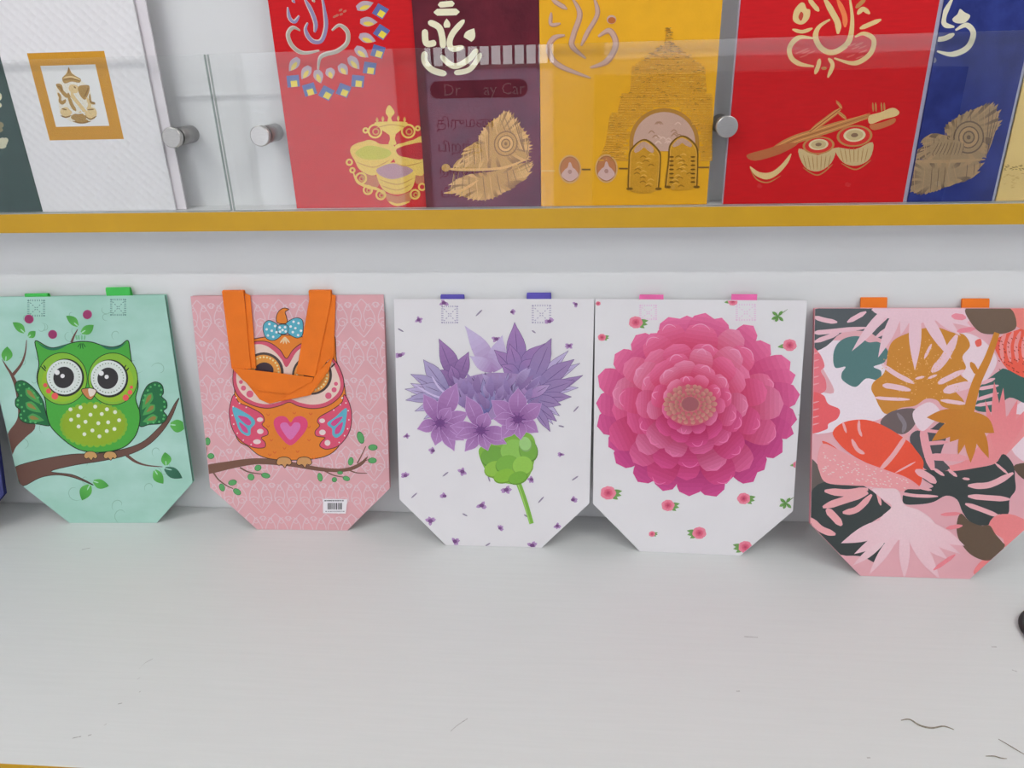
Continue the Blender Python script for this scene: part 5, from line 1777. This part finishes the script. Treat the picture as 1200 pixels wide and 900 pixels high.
for cx_, cy_, rx, ry, bowl in ((565, 452, 112, 62, [(425, 475), (560, 520), (682, 470), (655, 575), (560, 635), (465, 600)]), (818, 386, 126, 76, [(682, 470), (820, 480), (945, 430), (925, 545), (830, 595), (735, 570)])):
    V_(bowl, rgb(188, 164, 118))
    for k in range(7):
        x = bowl[0][0] + (bowl[2][0] - bowl[0][0]) * (k + 1) / 8
        a.stroke(VC([(x, cy_ + ry + 8), (cx_ + (x - cx_) * .75, cy_ + ry + 110)]), 1.0, rgb(160, 120, 72))
    c = VC([(cx_, cy_)])[0]
    for f, cc in ((1.0, CG2), (.86, rgb(196, 40, 36)), (.62, rgb(206, 190, 150)), (.48, rgb(186, 164, 120)), (.2, rgb(128, 100, 76))):
        a.ell(c[0], c[1] - (1 if f < .8 else 0), rx / 6 * f, ry / 6 * f, cc, -.08, 28)
    a.stroke(VC([(bowl[5][0] - 10, bowl[5][1] + 8), (bowl[4][0], bowl[4][1] + 26), (bowl[3][0] + 10, bowl[3][1] + 10)]), 1.5, CG2)
a.build('gold_instruments', c6.root, M['ink'])

# blue feather card and the cream one at the end
xb1 = cx_at((1200, 81), (1161, 234), YF)
m_blue = mat('blue_card', rgb(42, 54, 122), 0.55, col2=rgb(30, 40, 102), scale=40, bump=.2, bscale=260, spec=.2)
c7 = Card(xr3 + 0.0042, xb1, YF, 'dark blue invitation card with a cream Ganesha and bronze feather', m_blue, inner=(0.0034, mat('pale_blue_inner_sheet', rgb(164, 164, 184), .5)))
a = c7.art()
BC_, BF = Z(1050, 0, 3.333), Z(1050, 100, 6)
CB = rgb(206, 200, 176)
for w, pts in ((20, [(222, -8), (190, 55), (190, 95), (228, 105)]), (20, [(150, 155), (190, 150), (228, 132)]), (22, [(232, 118), (275, 98), (302, 130), (280, 185), (220, 212), (160, 200)])):
    a.stroke(BC_(pts), w / 3.333, CB)
a.blob(BC_([(220, 75), (240, 55), (250, 35), (268, 48), (290, 62), (270, 88), (235, 90)]), CB, n=4)
a.ell(*BC_([(148, 235)])[0], 3, 3.4, rgb(120, 120, 130))
a.build('cream_ganesha', c7.root, M['ink'])
BG, BD = rgb(158, 134, 104), rgb(110, 92, 78)
feather(a, BF, (510, 365),
        [(345, 300), (420, 232), (520, 182), (620, 142), (690, 152), (720, 232), (690, 330), (645, 420), (600, 515), (380, 525), (200, 522), (130, 500), (200, 440), (195, 390), (240, 362), (300, 372), (370, 370)],
        [(80, 680), (100, 545), (300, 540), (575, 535), (545, 632), (430, 680), (330, 720), (240, 752), (130, 756)],
        [(100, 532), (350, 535), (625, 520)], BG, BD, rgb(172, 142, 108), 1.3)
a.blob(BF([(235, 430), (330, 385), (440, 390), (480, 450), (400, 492), (260, 484)]), BG, n=4)
for k in range(9):
    a.stroke(BF([(250 + k * 26, 490), (280 + k * 24, 440), (300 + k * 22, 400)]), .8, BD)
a.build('bronze_feather', c7.root, M['foil'])
m_cream = mat('cream_card', rgb(206, 178, 112), 0.5, noise=.06, scale=30, bump=.12, bscale=400)
c8 = Card(xb1 + 0.0042, xb1 + 0.20, YF, 'cream gold invitation card beside the dark blue card', m_cream)
a = c8.art()
for k in range(40):
    x, y = random.uniform(1168, 1205), 196 + random.uniform(-3, 4)
    a.stroke([(x, y), (x + 3, y + random.uniform(-2, 2))], .9, rgb(150, 122, 70))
for k in range(26):
    x, y = random.uniform(1165, 1205), random.uniform(203, 222)
    a.stroke([(x, y), (x + 4, y + random.uniform(-2, 2))], .6, rgb(186, 154, 92))
a.build('bronze_border', c8.root, M['foil'])['kind'] = 'stuff'

# ------------------------------------------------------------------ small things on the shelf
rc0 = on_z((1191.5, 743), 0.003)
R0 = 0.042
rg = tube('ring', [(R0 * math.cos(2 * math.pi * i / 64), R0 * math.sin(2 * math.pi * i / 64), 0) for i in range(64)], 0.0036, M['black'], None, 14, True)
rg.location = (rc0.x + R0 + 0.0105, rc0.y, 0.0038)
tag(rg, 'black rubber ring lying on the white shelf near the tropical bag', 'ring')


def strand(name, pts, r, label, cat):
    P = [on_z(q, 0.0008) for q in cat_rom(pts, 6)]
    c0 = P[0].copy()
    n = len(P)
    o = tube(name, [p - c0 for p in P], [r * (0.4 + 0.6 * math.sin(math.pi * (i + .5) / n)) for i in range(n)], M['thread'], None, 6)
    o.location = c0
    return tag(o, label, cat)


strand('thread', [(1056, 844), (1066, 843), (1078, 850), (1092, 853), (1106, 851), (1118, 855)], 0.0008, 'twisted brown fibre lying on the white shelf', 'thread')
strand('hair', [(1170, 866), (1182, 873), (1192, 879), (1204, 886)], 0.0004, 'long thin straight hair on the white shelf', 'hair')
strand('hair', [(1155, 886), (1165, 886), (1172, 888), (1180, 889)], 0.0005, 'short dark curved hair on the white shelf', 'hair')
for pts in ([(163, 784), (170, 777), (179, 772)], [(161, 796), (164, 794)], [(138, 825), (143, 824)], [(122, 850), (125, 848)], [(85, 865), (95, 863)], [(103, 862), (107, 861)], [(163, 811), (165, 810)],
            [(863, 810), (867, 810)], [(872, 746), (888, 747)], [(1186, 785), (1192, 787)], [(528, 857), (536, 850), (548, 842)], [(1016, 888), (1020, 888)], [(96, 644), (106, 642)], [(1162, 758), (1168, 758)]):
    P = [on_z(q, 0.0002) for q in (cat_rom(pts, 5) if len(pts) > 2 else pts)]
    q = [p - shelf.location for p in P]
    w = 0.0007
    V = [(p.x, p.y - w, p.z) for p in q] + [(p.x, p.y + w, p.z) for p in q]
    n = len(q)
    link('scuff_mark', V, [(i, i + 1, n + i + 1, n + i) for i in range(n - 1)], M['scuff'], shelf)
